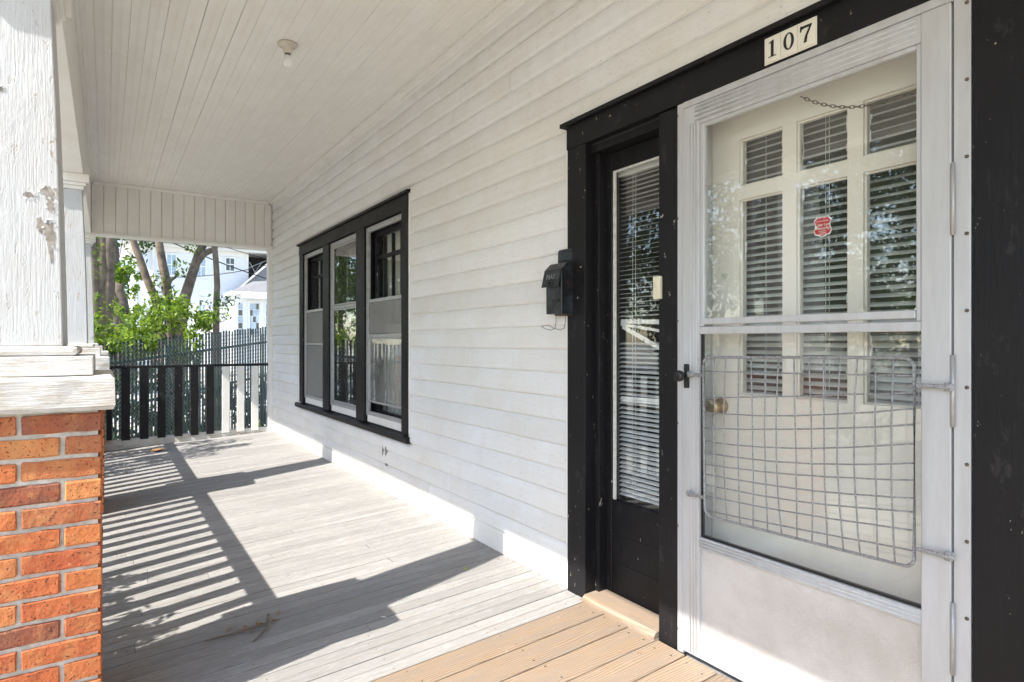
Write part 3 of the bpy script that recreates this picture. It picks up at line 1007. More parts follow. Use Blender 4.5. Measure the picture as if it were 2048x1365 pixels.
# curled paint flakes and bare spots on the near shaft
for x_, z_, w_, h_ in ((-1.940, 1.605, .022, .020), (-1.932, 1.57, .014, .030), (-1.935, 1.475, .018, .048), (-1.958, 1.50, .010, .030), (-1.985, 1.59, .016, .012), (-2.055, 1.90, .012, .010), (-1.93, 1.41, .007, .026)):
    def face_y(z): return 2.49 - np.interp(z, [1.13, 1.3, 1.6, 1.9, 2.235], [.149, .146, .139, .130, .116])
    pts = []
    NP = 44
    for k in range(NP):
        an = 2 * math.pi * k / NP; rr = .80 + .16 * math.sin(2 * an + x_ * 50) + .1 * math.sin(7 * an + z_ * 90) + R.uniform(-.20, .16)
        pts.append((min(x_ + math.cos(an) * w_ * rr, -1.909), z_ + math.sin(an) * h_ * rr))
    m = MB().add([(px, face_y(pz) - .0009, pz) for px, pz in pts], [tuple(range(NP))])
    m.add([(px, face_y(pz) + .003, pz) for px, pz in pts], [tuple(range(NP - 1, -1, -1))])
    m.f += [(k, k + NP, (k + 1) % NP + NP, (k + 1) % NP) for k in range(NP)]
    build('bare_patch', m, 'wood_bare', cn)
    for k in range(6 if w_ > .011 else 0):
        an = R.uniform(0, 6.28)
        cx_, cz_ = x_ + math.cos(an) * w_ * .95, z_ + math.sin(an) * h_ * .95
        if cx_ > -1.915: continue
        yb = face_y(cz_) - .0012
        q = MB()
        w2, h2 = R.uniform(.003, .008), R.uniform(.003, .008)
        n5 = 6
        cl = []
        for j in range(n5):
            a5 = 2 * math.pi * j / n5 + R.uniform(-.3, .3); r5 = R.uniform(.5, 1.1)
            u5, v5 = math.cos(a5) * r5, math.sin(a5) * r5
            out = max(0, u5 * math.cos(an + 3.14) + v5 * math.sin(an + 3.14))
            cl.append((u5 * w2, -.0035 * out ** 1.5, v5 * h2))
        q.add([(cx_ + p[0], yb + p[1], cz_ + p[2]) for p in cl] + [(cx_ + p[0], yb + p[1] + .0005, cz_ + p[2]) for p in cl], [tuple(range(n5)), tuple(range(2 * n5 - 1, n5 - 1, -1))] + [(j, j + n5, (j + 1) % n5 + n5, (j + 1) % n5) for j in range(n5)])
        build('paint_flake', q, 'flake', cn)

# ================================================================== railings
def side_rail(y0, y1, first, label):
    t = root('porch_railing', (-2.04, (y0 + y1) / 2, fz(-2.04)), label, 'railing')
    box('top_rail', -2.08, -1.997, y0, y1, .825, .865, 'black', t, .003)
    box('bottom_rail', -2.07, -2.01, y0, y1, fz(-2.04) + .001, fz(-2.04) + .045, 'trim_white', t, .003)
    y = first
    while y < y1 - .03:
        if y > y0 + .03:
            box('baluster', -2.051, -2.031, y - .0455, y + .0455, fz(-2.04) + .0455, .8245, 'black', t, .002)
        y += .182
    return t
side_rail(2.745, 5.215, 4.90 - .182 * 12, 'railing between the near and middle columns that casts the striped shadow')
side_rail(5.725, 8.085, 6.06 - .182, 'railing between the middle and far columns along the open side')
er = root('porch_railing', (-.9, 8.25, fz(-.9)), 'end railing at the far end, six black balusters and three white ones', 'railing')
box('top_rail', -1.80, -.0625, 8.205, 8.275, .838, .868, 'black', er, .003)
m = MB().prism([(-1.80, fz(-1.80) + .001), (-.0625, fz(-.0625) + .001), (-.0625, .052), (-1.80, .026)], 8.225, 8.262, 'y')
build('bottom_rail', m, 'cap', er)
for k, (a, b) in enumerate(((-1.785, -1.735), (-1.645, -1.560), (-1.465, -1.380), (-1.290, -1.205), (-1.115, -1.030), (-.945, -.860), (-.775, -.690))):
    box('baluster', a, b, 8.2055, 8.2245, .030 if k == 0 else .018, .8375, 'black', er, .002)
for a, b in ((-.600, -.515), (-.430, -.347), (-.262, -.180)):
    box('baluster', a, b, 8.2055, 8.2245, .02, .8375, 'trim_white', er, .002)

# ================================================================== things on the wall and ceiling
# mailbox
mb_ = root('mailbox', (-.055, 2.2, 1.27), 'rusty black metal mailbox hung on the wall beside the door casing', 'mailbox')
my0, my1 = 2.145, 2.262
body = MB().prism([(-.016, 1.270), (-.088, 1.270), (-.090, 1.47), (-.062, 1.502), (-.016, 1.510)], my0, my1, 'y')
body_o = build('body', body, 'mailbox', mb_, bevel=.003)
box('slot', -.0915, -.0885, 2.165, 2.215, 1.325, 1.337, 'ink', mb_)
build('back_plate', MB().prism([(my0 + .004, 1.512), (my1 - .004, 1.512), (my1 - .004, 1.562), (my1 - .012, 1.572), (my0 + .012, 1.572), (my0 + .004, 1.562)], -.0225, -.016, 'x'), 'mailbox', mb_, bevel=.002)
box('back_plate_rim', -.026, -.0228, my0 + .010, my1 - .010, 1.520, 1.528, 'mailbox', mb_, .001)
box('back_plate_rim', -.026, -.0228, my0 + .010, my1 - .010, 1.556, 1.563, 'mailbox', mb_, .001)
lid = MB().prism([(-.017, 1.5112), (-.060, 1.5035), (-.093, 1.472), (-.112, 1.393), (-.110, 1.392), (-.0915, 1.468), (-.059, 1.5000), (-.017, 1.5075)], my0 - .004, my1 + .004, 'y')
build('lid', lid, 'mailbox', mb_)
def text(name, body_, size, loc, rot, mat, parent, extr=.0006, align='CENTER', bold=0.0):
    cu = bpy.data.curves.new(name, 'FONT')
    cu.body = body_; cu.size = size; cu.extrude = extr; cu.align_x = align; cu.align_y = 'CENTER'; cu.offset = bold
    cu.materials.append(M[mat])
    o = bpy.data.objects.new(name, cu)
    link(o, parent)
    o.location = Vector(loc) - worigin(parent)
    o.rotation_euler = rot
    bpy.context.view_layer.update()
    me = bpy.data.meshes.new_from_object(o)
    o2 = bpy.data.objects.new(name, me)
    link(o2, parent)
    o2.location = o.location; o2.rotation_euler = rot
    bpy.data.objects.remove(o)
    return o2
tilt = math.atan2(.019, .079)
text('letters', 'MAIL', .034, (-.1025, 2.203, 1.438), (math.radians(90) - tilt, 0, math.radians(-90)), 'wire', mb_, .001)
box('flag_slot', -.1145, -.110, 2.205, 2.211, 1.396, 1.416, 'ink', mb_)
for ya in (2.168, 2.236):
    hook = [(-.050, ya, 1.275), (-.055, ya - .008, 1.235), (-.066, ya - .012, 1.205), (-.085, ya - .010, 1.196), (-.108, ya + .004, 1.202), (-.124, ya + .014, 1.214)]
    build('newspaper_hook', MB().tube(hook, .0014, 6), 'chain', mb_, True)
build('newspaper_hook', MB().tube([(-.124, 2.182, 1.214), (-.118, 2.216, 1.219), (-.124, 2.250, 1.214)], .0014, 6), 'chain', mb_, True)
box('bottom_lip', -.060, -.016, my0 + .004, my1 - .03, 1.262, 1.2695, 'chain', mb_)

# house number: three enamel tiles
hn = root('house_number', (-.02, 1.087, 2.035), 'three cream number tiles reading 107 on the black door head', 'house number')
HN0, HN1, hz0, hz1 = 1.171, 1.004, 2.034, 2.113
tw = (HN0 - HN1) / 3
box('tile_holder', -.0285, -.0255, HN1 - .003, HN0 + .003, hz0 - .004, hz1 + .003, 'tile_face', hn, .001)
def ell(cx_, cy_, rx, ry, n=28): return [(cx_ + rx * math.cos(2 * math.pi * k / n), cy_ + ry * math.sin(2 * math.pi * k / n)) for k in range(n)]
def digit(ch_, yc, parent):
    hgt = .052; wid = .052; zc = (hz0 + hz1) / 2
    def P(u, v, x): return (x, yc - (u - .5) * wid, zc + (v - .5) * hgt)
    xa, xb = -.0342, -.0332
    m = MB()
    def poly(pts):
        n = len(pts)
        m.add([P(u, v, xa) for u, v in pts] + [P(u, v, xb) for u, v in pts], [tuple(range(n)), tuple(range(2 * n - 1, n - 1, -1))] + [(i, i + n, (i + 1) % n + n, (i + 1) % n) for i in range(n)])
    if ch_ == '1':
        poly([(.41, .05), (.59, .05), (.60, 1.0), (.53, 1.0), (.27, .90), (.28, .86), (.41, .88)])
        poly([(.24, 0), (.76, 0), (.76, .05), (.24, .05)])
    elif ch_ == '0':
        n = 28
        o_, i_ = ell(.5, .5, .335, .51, n), ell(.5, .5, .165, .44, n)
        b = len(m.v)
        m.v += [P(u, v, xa) for u, v in o_] + [P(u, v, xa) for u, v in i_] + [P(u, v, xb) for u, v in o_] + [P(u, v, xb) for u, v in i_]
        for k in range(n):
            k2 = (k + 1) % n
            m.f += [(b + k, b + k2, b + n + k2, b + n + k), (b + 2 * n + k, b + 3 * n + k, b + 3 * n + k2, b + 2 * n + k2), (b + k, b + 2 * n + k, b + 2 * n + k2, b + k2), (b + n + k, b + n + k2, b + 3 * n + k2, b + 3 * n + k)]
    else:
        poly([(.14, .68), (.20, .68), (.25, .80), (.36, .84), (.70, .83), (.44, .35), (.37, 0), (.55, 0), (.60, .36), (.86, .90), (.86, .97), (.28, .99), (.22, 1.02), (.15, 1.02)])
    return build('numeral', m, 'ink', parent)
for k, ch_ in enumerate('107'):
    yc = HN0 - tw * (k + .5)
    tl = box('number_tile', -.0330, -.0287, yc - tw / 2 + .0006, yc + tw / 2 - .0006, hz0, hz1, 'tile_face', hn, .0012)
    digit(ch_, yc, tl)

# doorbell
db = root('doorbell', (-.02, 1.625, 1.35), 'ivory doorbell button on the black post left of the storm door', 'doorbell')
box('case', -.0395, -.0225, 1.609, 1.645, 1.306, 1.394, 'ivory', db, .004, 2)
build('button', MB().lathe([(.008, 0), (.008, -.003), (.005, -.0045)], (-.0395, 1.627, 1.356), 20, 'x'), 'ivory', db, True)

# ceiling lamp
cl = root('ceiling_lamp', (-.885, 3.777, 2.93), 'bare bulb in a porcelain holder on the porch ceiling', 'lamp')
c0 = (-.885, 3.777, 2.93)
build('holder', MB().lathe([(.056, -.001), (.058, -.010), (.050, -.017), (.030, -.024), (.026, -.040), (.025, -.056), (.019, -.060)], c0, 28), 'porcelain', cl, True)
build('collar', MB().lathe([(.017, -.0605), (.0165, -.066), (.014, -.068)], c0, 20), 'chain', cl, True)
build('bulb', MB().lathe([(.0135, -.0685), (.016, -.080), (.024, -.094), (.030, -.108), (.030, -.120), (.024, -.133), (.012, -.140), (.002, -.1415)], c0, 24), 'bulb', cl, True)

# security sticker on the middle tall pane
sk = root('sticker', (.118, 1.066, 1.50), 'red shield-shaped security sticker on the middle door pane', 'sticker')
sh = [(0, 1.0), (.30, .90), (.62, 1.0), (.80, .80), (1.0, .62), (.82, .30), (.84, 0), (1.0, -.42), (.86, -.78), (.45, -.90), (0, -1.08)]
sh = sh + [(-u, v) for u, v in sh[-2:0:-1]]
def shield(scale, xa, xb):
    n = len(sh)
    pts = [(1.066 - u * .030 * scale, 1.513 + v * .033 * scale) for u, v in sh]
    return MB().prism(pts, xa, xb, 'x')
build('border', shield(1.0, .1200, .1206), 'white_print', sk)
build('field', shield(.88, .1193, .1199), 'red_sticker', sk)
RX = (math.radians(90), 0, math.radians(-90))
text('print', 'Protected By', .0075, (.1190, 1.066, 1.530), RX, 'white_print', sk, .0001)
text('print', 'San Lee', .0125, (.1190, 1.062, 1.518), RX, 'white_print', sk, .0001, bold=.0002)
text('print', 'Security', .0125, (.1190, 1.062, 1.507), RX, 'white_print', sk, .0001, bold=.0002)
for z in (1.497, 1.4915, 1.4865):
    box('print', .1188, .11915, 1.066 - .012, 1.066 + .012, z, z + .0016, 'white_print', sk)
box('print', .1188, .11915, 1.083, 1.091, 1.505, 1.517, 'white_print', sk)

# blinds
def slat_mesh(y0, y1, w, tilt_, x, z):
    m = MB()
    n = 3
    v = []
    for yy in (y0, y1):
        for i in range(n + 1):
            u = -1 + 2 * i / n
            cx_ = u * w / 2; cz_ = (1 - u * u) * .0016
            v.append((x + cx_ * math.cos(tilt_) - cz_ * math.sin(tilt_), yy, z + cx_ * math.sin(tilt_) + cz_ * math.cos(tilt_)))
    k = n + 1
    m.add(v, [(i, i + 1, i + 1 + k, i + k) for i in range(n)])
    return m
bl = root('venetian_blind', (.16, 1.84, 1.9), 'white mini blind with broken slats behind the sidelight glass', 'blind')
box('head_rail', .135, .165, 1.66, 2.02, 1.885, 1.912, 'vinyl', bl, .002)
z = 1.872
sl_data = None
while z > .45:
    if not (1.135 < z < 1.245):
        tl = .36 - .34 * max(0, (z - 1.1) / .8) + R.uniform(-.03, .03)
        o = build('slat', slat_mesh(1.665, 2.015, .025, tl, .15, z + R.uniform(-.0015, .0015)), 'vinyl', bl)
    z -= .0205
for (ya, za_, yb, zb2, w) in ((2.01, 1.235, 1.66, 1.222, .02), (2.01, 1.222, 1.66, 1.172, .012), (2.0, 1.212, 1.705, 1.085, .02), (2.01, .885, 1.66, .892, .024)):
    q = MB().add([(.146, ya, za_ + w / 2), (.146, yb, zb2 + w / 2), (.143, yb, zb2 - w / 2), (.143, ya, za_ - w / 2)], [(0, 1, 2, 3)])
    build('broken_slat', q, 'vinyl', bl)
for y in (1.925, 1.908):
    build('cord', MB().tube([(.1365, y, 1.885), (.1365, y + .003, 1.2), (.1365, y, .46)], .0009, 5), 'vinyl', bl)
b2 = root('venetian_blind', (.19, 1.06, 1.9), 'white mini blind behind the glass of the cream front door', 'blind')
z = 1.89
while z > .93:
    build('slat', slat_mesh(.70, 1.42, 0.027, .56 + R.uniform(-.05, .05), .175, z + R.uniform(-.002, .002)), 'vinyl', b2)
    z -= .0253
for y in (1.293, 1.078, 1.066, .805, .798):
    build('cord', MB().tube([(.160, y, 1.9), (.160, y, .93)], .0009, 5), 'vinyl', b2)

# curtains inside the windows
def curtain(y0, y1, z0, z1, label):
    n = 60
    m = MB(); v = []
    for zz in (z0, (z0 + z1) / 2, z1):
        for i in range(n + 1):
            u = i / n
            v.append((.20 + .018 * math.sin(u * 44) + .006 * math.sin(u * 97 + zz), y0 + (y1 - y0) * u, zz))
    f = []
    for r_ in range(2):
        for i in range(n):
            a = r_ * (n + 1) + i
            f.append((a, a + 1, a + n + 2, a + n + 1))
    m.add(v, f)
    return tag(build('curtain', m, 'curtain', None, True), label, 'curtain')
curtain(4.30, 4.86, .55, 2.05, 'pale curtain hanging inside the right window of the triple set')
curtain(6.30, 6.72, .55, 2.05, 'pale curtain hanging inside the left window of the triple set')
tag(build('stick', MB().tube([(.12, 5.17, 2.0), (.11, 5.10, 1.86)], .012, 6), 'trim_white'), 'pale strip leaning inside the top of the middle window', 'strip')

# ================================================================== litter on the floor
def on(x, y, h=0.0): return (x, y, fz(x) + h)
tw_ = root('twig', on(-1.22, 2.72), 'dead forked twig with dried leaves lying on the grey floorboards', 'twig')
br = [[(-1.20, 2.80, .012), (-1.215, 2.74, .018), (-1.235, 2.67, .012), (-1.30, 2.60, .006)], [(-1.215, 2.74, .018), (-1.225, 2.72, .03), (-1.20, 2.69, .012)], [(-1.225, 2.70, .015), (-1.35, 2.72, .008), (-1.46, 2.735, .006)]]
for b_ in br:
    build('stem', MB().tube([on(*p) for p in b_], [.005] + [.0042] * (len(b_) - 2) + [.003], 6), 'twig', tw_, True)
def leafmesh(c, L, W, ang, lift):
    x, y, z = c
    ca, sa = math.cos(ang), math.sin(ang)
    pts = [(-L, 0, 0), (-L * .3, W, lift), (L * .5, W * .7, lift * .6), (L, 0, lift * 1.3), (L * .5, -W * .7, lift), (-L * .3, -W, lift * .5), (0, 0, lift * .1)]
    v = [(x + p[0] * ca - p[1] * sa, y + p[0] * sa + p[1] * ca, z + .0012 + p[2]) for p in pts]
    return MB().add(v, [(0, 6, 1), (1, 6, 2), (2, 6, 3), (3, 6, 4), (4, 6, 5), (5, 6, 0)])
for k in range(10):
    build('dried_leaf', leafmesh(on(-1.22 + R.gauss(-.03, .06), 2.76 + R.gauss(0, .03), .001), R.uniform(.012, .022), .006, R.uniform(0, 6), .005), 'leaf_dry', tw_)
far_leaf = build('fallen_leaf', leafmesh(on(-1.30, 7.75), .11, .05, .1, .03), 'leaf_dry')
tag(far_leaf, 'large curled brown leaf on the shaded floor near the end railing', 'leaf')
for x_, y_, L, mt, lb in ((-.27, 2.70, .018, 'leaf_yellow', 'small yellow-green leaf on the sunlit grey boards near the wall'), (-.155, 1.60, .013, 'leaf_dry', 'tiny orange leaf on the new tan boards by the storm door'), (-.80, 2.47, .013, 'flake', 'white paint chip inside the column shadow on the floor')):
    tag(build('fallen_leaf' if mt != 'flake' else 'paint_chip', leafmesh(on(x_, y_), L, L * .45, R.uniform(0, 3), .004), mt), lb, 'leaf' if mt != 'flake' else 'paint chip')
lit = MB()
for k in range(420):
    y_ = R.uniform(1.9, 8.1)
    x_ = -.010 - abs(R.gauss(0, .025)) if R.random() < .75 else -R.uniform(.02, 1.6)
    if y_ < 2.19: x_ -= .02
    q = leafmesh(on(x_, y_), R.uniform(.002, .008), R.uniform(.001, .003), R.uniform(0, 6), R.uniform(.0005, .003))
    lit.add(q.v, q.f)
tag(build('leaf_litter', lit, 'leaf_dry'), 'brown crumbs of dead leaf gathered along the foot of the wall', 'litter', kind='stuff')

# ================================================================== plants
def leaf_mesh(name, pts, size, mat, parent=None, aspect=.45, up=.5, var=.35):
    pts = np.asarray(pts, float)
    n = len(pts)
    org = worigin(parent) if parent is not None else Vector((0, 0, 0))
    d = NR.normal(size=(n, 3)); d[:, 2] -= .25
    d /= np.linalg.norm(d, axis=1)[:, None]
    nn = NR.normal(size=(n, 3)) * (1 - up); nn[:, 2] += up + .3
    s_ = np.cross(d, nn); s_ /= np.linalg.norm(s_, axis=1)[:, None] + 1e-9
    up_ = np.cross(s_, d)
    L = size * NR.uniform(1 - var, 1 + var, n)[:, None]
    W = L * aspect * .5
    p0 = pts - d * L * .5
    p1 = pts + s_ * W + up_ * L * .06
    p2 = pts + d * L * .5
    p3 = pts - s_ * W + up_ * L * .06
    V = np.stack([p0, p1, p2, p3], 1).reshape(-1, 3) - np.array(org)
    me = bpy.data.meshes.new(name)
    me.vertices.add(4 * n); me.vertices.foreach_set('co', V.ravel())
    me.loops.add(4 * n); me.loops.foreach_set('vertex_index', np.arange(4 * n, dtype=np.int32))
    me.polygons.add(n); me.polygons.foreach_set('loop_start', np.arange(0, 4 * n, 4, dtype=np.int32))
    me.polygons.foreach_set('loop_total', np.full(n, 4, np.int32))
    me.update(calc_edges=True)
    at = me.attributes.new('tone', 'FLOAT', 'POINT')
    at.data.foreach_set('value', np.repeat(NR.uniform(0, 1, n), 4).astype(np.float32))
    me.materials.append(M[mat])
    o = bpy.data.objects.new(name, me)
    if name == 'leaf_spray': o['kind'] = 'stuff'
    return link(o, parent)
def blob(c, r, n):
    u = NR.normal(size=(n, 3)); u /= np.linalg.norm(u, axis=1)[:, None]
    rad = NR.uniform(.25, 1.0, n) ** .5
    return np.array(c) + u * rad[:, None] * np.array(r)
def clumps(c, r, k, n, cr):
    ctr = blob(c, r, k)
    return np.concatenate([blob(q, (cr * NR.uniform(.6, 1.3),) * 3, n) for q in ctr])
def trunk(pts, r0, r1, parent, mat='bark', name='trunk', seg=10):
    P = []
    n = 12
    pts = [Vector(p) for p in pts]
    for i in range(n + 1):
        t = i / n * (len(pts) - 1); k = min(int(t), len(pts) - 2); u = t - k
        P.append(pts[k].lerp(pts[k + 1], u) + Vector((R.uniform(-1, 1), R.uniform(-1, 1), 0)) * r0 * .12)
    return build(name, MB().tube(P, [r0 + (r1 - r0) * i / n for i in range(n + 1)], seg), mat, parent, True)

GZ = -.62
# multi-stemmed crepe myrtle behind the fence
t = root('crepe_myrtle', (-.78, 13.0, GZ), 'leaning multi-stemmed tree behind the fence, tan smooth bark', 'tree')
trunk([(-.80, 13, GZ), (-1.02, 13, 1.9), (-1.25, 13, 2.55), (-1.40, 13, 3.05), (-1.7, 13.1, 4.4)], .085, .045, t)
trunk([(-.76, 13.05, GZ), (-.80, 13, 1.75), (-.86, 13, 2.3), (-.97, 13, 3.0), (-1.1, 13, 4.6)], .105, .055, t)
trunk([(-.70, 13, GZ), (-.60, 13, 1.75), (-.45, 13, 2.35), (-.25, 13, 3.0), (-.05, 13, 4.6)], .12, .06, t)
trunk([(-.36, 12.98, 2.62), (-.24, 12.96, 2.82), (-.06, 12.95, 2.93), (.08, 12.95, 3.3), (.2, 12.9, 4.4)], .065, .045, t, name='limb')
trunk([(-.80, 13.0, 2.28), (-.72, 13.0, 2.34), (-.66, 13, 2.44)], .03, .02, t, name='limb')
leaf_mesh('crown', clumps((-.7, 13.1, 5.2), (2.2, 1.8, 1.0), 60, 60, .34), .075, 'leaf_bright', t)
for q_ in (blob((-.95, 12.85, 2.05), (.22, .18, .42), 150), blob((-.62, 12.85, 2.5), (.16, .1, .20), 60), blob((-.42, 12.8, 2.90), (.16, .1, .10), 40), blob((-.98, 12.9, 1.75), (.3, .2, .25), 120)):
    leaf_mesh('leaf_spray', q_, .085, 'leaf_bright', t)
t = root('slim_tree', (-.03, 12.9, GZ), 'slim straight tree trunk behind the fence in front of the white entry', 'tree')
trunk([(-.02, 12.9, GZ), (-.03, 12.9, 1.5), (.0, 12.9, 2.2), (-.05, 12.9, 3.0), (.0, 12.9, 4.8)], .066, .045, t)
leaf_mesh('crown', clumps((.2, 12.9, 5.3), (1.2, 1.2, .7), 24, 60, .3), .075, 'leaf_bright', t)
for q_ in (blob((.02, 12.75, 1.92), (.40, .12, .16), 90), blob((-.1, 12.7, 1.62), (.35, .12, .14), 70)):
    leaf_mesh('leaf_spray', q_, .085, 'leaf_deep', t)
t = root('crepe_myrtle', (-1.85, 12.6, GZ), 'thick fluted tree trunk beside the far corner column', 'tree')
for dx, r_, tt in ((-.10, .13, -.08), (.06, .11, .03), (-.02, .12, .0)):
    trunk([(-1.84 + dx * .6, 12.6 + dx, GZ), (-1.84 + dx, 12.6, 1.9), (-1.83 + dx + tt, 12.6, 3.0), (-1.83 + dx + 2 * tt, 12.6, 4.8)], r_, r_ * .75, t)
leaf_mesh('crown', clumps((-2.1, 12.8, 5.4), (1.8, 1.6, .9), 46, 60, .34), .075, 'leaf_bright', t)
for q_ in (blob((-1.95, 12.3, 2.6), (.14, .1, .5), 70), blob((-1.9, 12.2, 1.6), (.3, .2, .4), 120)):
    leaf_mesh('leaf_spray', q_, .08, 'leaf_bright', t)
# shrub over the fence
t = root('shrub', (-1.0, 11.2, GZ), 'bright green leafy shrub spilling over the slatted fence', 'shrub')
pts = []
for c, r_, n in (((-1.75, 10.3, 1.15), (.30, .25, .22), 6), ((-1.40, 10.8, 1.30), (.35, .3, .25), 8), ((-1.0, 11.2, 1.45), (.42, .3, .26), 10), ((-.65, 11.5, 1.55), (.40, .3, .26), 9), ((-.25, 11.8, 1.55), (.35, .3, .20), 6), ((-1.1, 10.6, .98), (.35, .15, .12), 5), ((-.75, 10.7, .95), (.22, .12, .12), 3), ((-1.0, 11.9, 1.75), (.4, .3, .2), 6), ((-1.95, 10.4, 1.45), (.15, .3, .3), 4), ((-1.60, 9.44, 1.06), (.16, .06, .07), 2), ((-1.20, 9.75, 1.14), (.16, .06, .09), 2), ((-.85, 10.02, 1.18), (.16, .06, .10), 2)):
    pts.append(clumps(c, r_, int(n * 1.3), 46, .14))
leaf_mesh('foliage', np.concatenate(pts), .085, 'leaf_bright', t, .42)
for k in range(9):
    x_ = R.uniform(-1.5, -.3)
    y_ = 10.6 + (x_ + 1.8) * .75
    trunk([(x_ + R.uniform(-.2, .2), y_ + .4, GZ), (x_, y_ + .2, .7), (x_ + R.uniform(-.2, .2), y_, 1.5)], .014, .006, t, 'dark_bark', 'stem', 6)
# low growth between porch and fence
t = root('shrub', (-1.3, 9.0, GZ), 'low weeds growing between the end railing and the fence', 'shrub')
pts = [clumps((x_, y_, GZ + .22), (.25, .15, .2), 5, 26, .12) for x_, y_ in ((-1.6, 9.0), (-1.2, 9.2), (-.8, 9.5), (-.4, 9.8), (.1, 10.0), (-1.75, 8.8))]
leaf_mesh('foliage', np.concatenate(pts), .07, 'leaf_bright', t)
t = root('ivy', (-.3, 11.6, GZ), 'dark ivy growing up behind the lower half of the slatted fence', 'ivy')
pts = []
for k in range(26):
    u = k / 25
    x_ = -2.3 + 4.6 * u; y_ = 9.25 + (x_ + 2.3) * .797 + .22
    top = .95 if u < .5 else .45
    pts.append(clumps((x_, y_, GZ + (top - GZ) * .45), (.16, .12, (top - GZ) * .5), 7, 22, .13))
leaf_mesh('foliage', np.concatenate(pts), .10, 'leaf_deep', t, .8)
# background trees
def far_tree(x_, y_, h, r_, label, mat, lsize=.28, k=60, n=50, low=.45):
    t = root('background_tree', (x_, y_, GZ), label, 'tree', 'trees beyond the neighbouring yard')
    trunk([(x_, y_, GZ), (x_ + .2, y_, h * .35), (x_ - .1, y_, h * .8)], .32, .12, t, 'dark_bark')
    leaf_mesh('crown', clumps((x_, y_, h * (low + (1 - low) / 2)), (r_, r_, h * (1 - low) / 2), k, n, r_ * .26), lsize, mat, t)
    return t
far_tree(-1.5, 34, 9.5, 1.7, 'tall dark tree with sky showing through behind the column', 'leaf_deep', .22, 46, 46, .35)
far_tree(-1.35, 24, 3.9, .85, 'low yellow-green tree left of the white neighbouring house', 'leaf_bright', .16, 34, 60, .12)
far_tree(-3.6, 55, 9.0, 4.0, 'wide tree farthest back at the left edge of the yard', 'leaf_far', .35, 50, 46, .2)

# front yard, seen in the glass and as leaf shadows
def shrub(c, r_, k, n, label, mat='leaf_deep', size=.06, cr=.15):
    t = root('shrub', (c[0], c[1], GZ), label, 'shrub')
    leaf_mesh('foliage', clumps(c, r_, k, n, cr), size, mat, t, .5)
    for q in range(6):
        trunk([(c[0] + R.uniform(-.1, .1), c[1] + R.uniform(-.2, .2), GZ), (c[0] + R.uniform(-.3, .3), c[1] + R.uniform(-.5, .5), c[2])], .014, .006, t, 'dark_bark', 'stem', 6)
    return t
shrub((-2.82, 3.0, .60), (.28, .95, .58), 84, 60, 'leafy bush outside the near railing whose shadow speckles the floor', cr=.12)
shrub((-3.1, 7.15, 1.35), (.40, .75, 1.35), 70, 60, 'tall leafy bush outside the far railing', cr=.15)
def yard_tree(x_, y_, h, r_, label, mat='leaf_far'):
    t = root('yard_tree', (x_, y_, GZ), label, 'tree', 'trees in the front yard')
    trunk([(x_, y_, GZ), (x_ + .2, y_ + .1, h * .4), (x_ - .1, y_ - .1, h * .85)], .22, .08, t, 'dark_bark')
    leaf_mesh('crown', clumps((x_, y_, h * .62), (r_, r_, h * .40), 120, 80, r_ * .26), .24, mat, t)
yard_tree(-13.5, 14.0, 8.5, 3.2, 'broad green tree on the front lawn opposite the windows')
yard_tree(-12.5, 7.5, 7.0, 2.6, 'round green tree on the front lawn opposite the door')
yard_tree(-13.0, 21.0, 9.0, 3.4, 'tall green tree on the front lawn past the windows')
yard_tree(-7.6, 25.5, 8.0, 3.0, 'dark green tree on the side lawn beyond the porch corner')
yard_tree(-11.0, 39.0, 11.0, 4.4, 'tallest green tree far along the side lawn')
yard_tree(-14.5, 1.5, 8.0, 2.6, 'green tree on the front lawn beside the steps')
yard_tree(-13.5, 30.0, 9.5, 3.8, 'leafy tree at the far corner of the front lawn')
for k, (x_, y_, lb) in enumerate(((-33, -6, 'dense hedge tree opposite the near end of the porch'), (-34, 15, 'dense hedge tree behind the two round street trees'), (-34, 27, 'dense hedge tree behind the broad street tree'), (-36, 46, 'dense hedge tree at the far end of the street'), (-38, 62, 'dense hedge tree closing the street view'))):
    t = root('yard_tree', (x_, y_, GZ), lb, 'tree', 'trees in the front yard')
    trunk([(x_, y_, GZ), (x_ + .2, y_ + .1, 2.5), (x_ - .1, y_ - .1, 5)], .25, .1, t, 'dark_bark')
    leaf_mesh('crown', clumps((x_, y_, 3.2), (4.0, 7.5, 3.8), 90, 60, 1.1), .42, 'leaf_far', t)

# ================================================================== slatted chain-link fence
A = Vector((-2.75, 8.665)); Bv = Vector((3.1, 13.33))
FD = (Bv - A).normalized(); FL = (Bv - A).length
FN = Vector((-FD.y, FD.x))
def fp(s_, off=0.0):
    p = A + FD * s_ + FN * off
    return p
def ftop(s_):
    p = fp(s_)
    return 1.117 + (p.x + 1.827) / (0.683 + 1.827) * .303
fc = root('chain_link_fence', (fp(FL / 2).x, fp(FL / 2).y, GZ), 'dark green slatted chain-link fence beyond the end railing', 'fence')
n = int(FL / .0605)
for k in range(n):
    s_ = (k + .5) * .0605
    z1 = ftop(s_) + R.uniform(-.012, .012); z0 = z1 - 1.72
    p = fp(s_)
    ex, ey = FD.x * .0185, FD.y * .0185
    nx, ny = FN.x * .003, FN.y * .003
    v = []
    ln = R.uniform(-.006, .006)
    for zz, sh_ in ((z0, 0), (z1, ln)):
        for a_, b_ in ((-1, -1), (1, -1), (1, 1), (-1, 1)):
            v.append((p.x + ex * a_ + nx * b_ + FD.x * sh_, p.y + ey * a_ + ny * b_ + FD.y * sh_, zz))
    build('slat', MB().add(v, [(3, 2, 1, 0), (4, 5, 6, 7), (0, 1, 5, 4), (1, 2, 6, 5), (2, 3, 7, 6), (3, 0, 4, 7)]), 'slat_green', fc)
wm = MB()
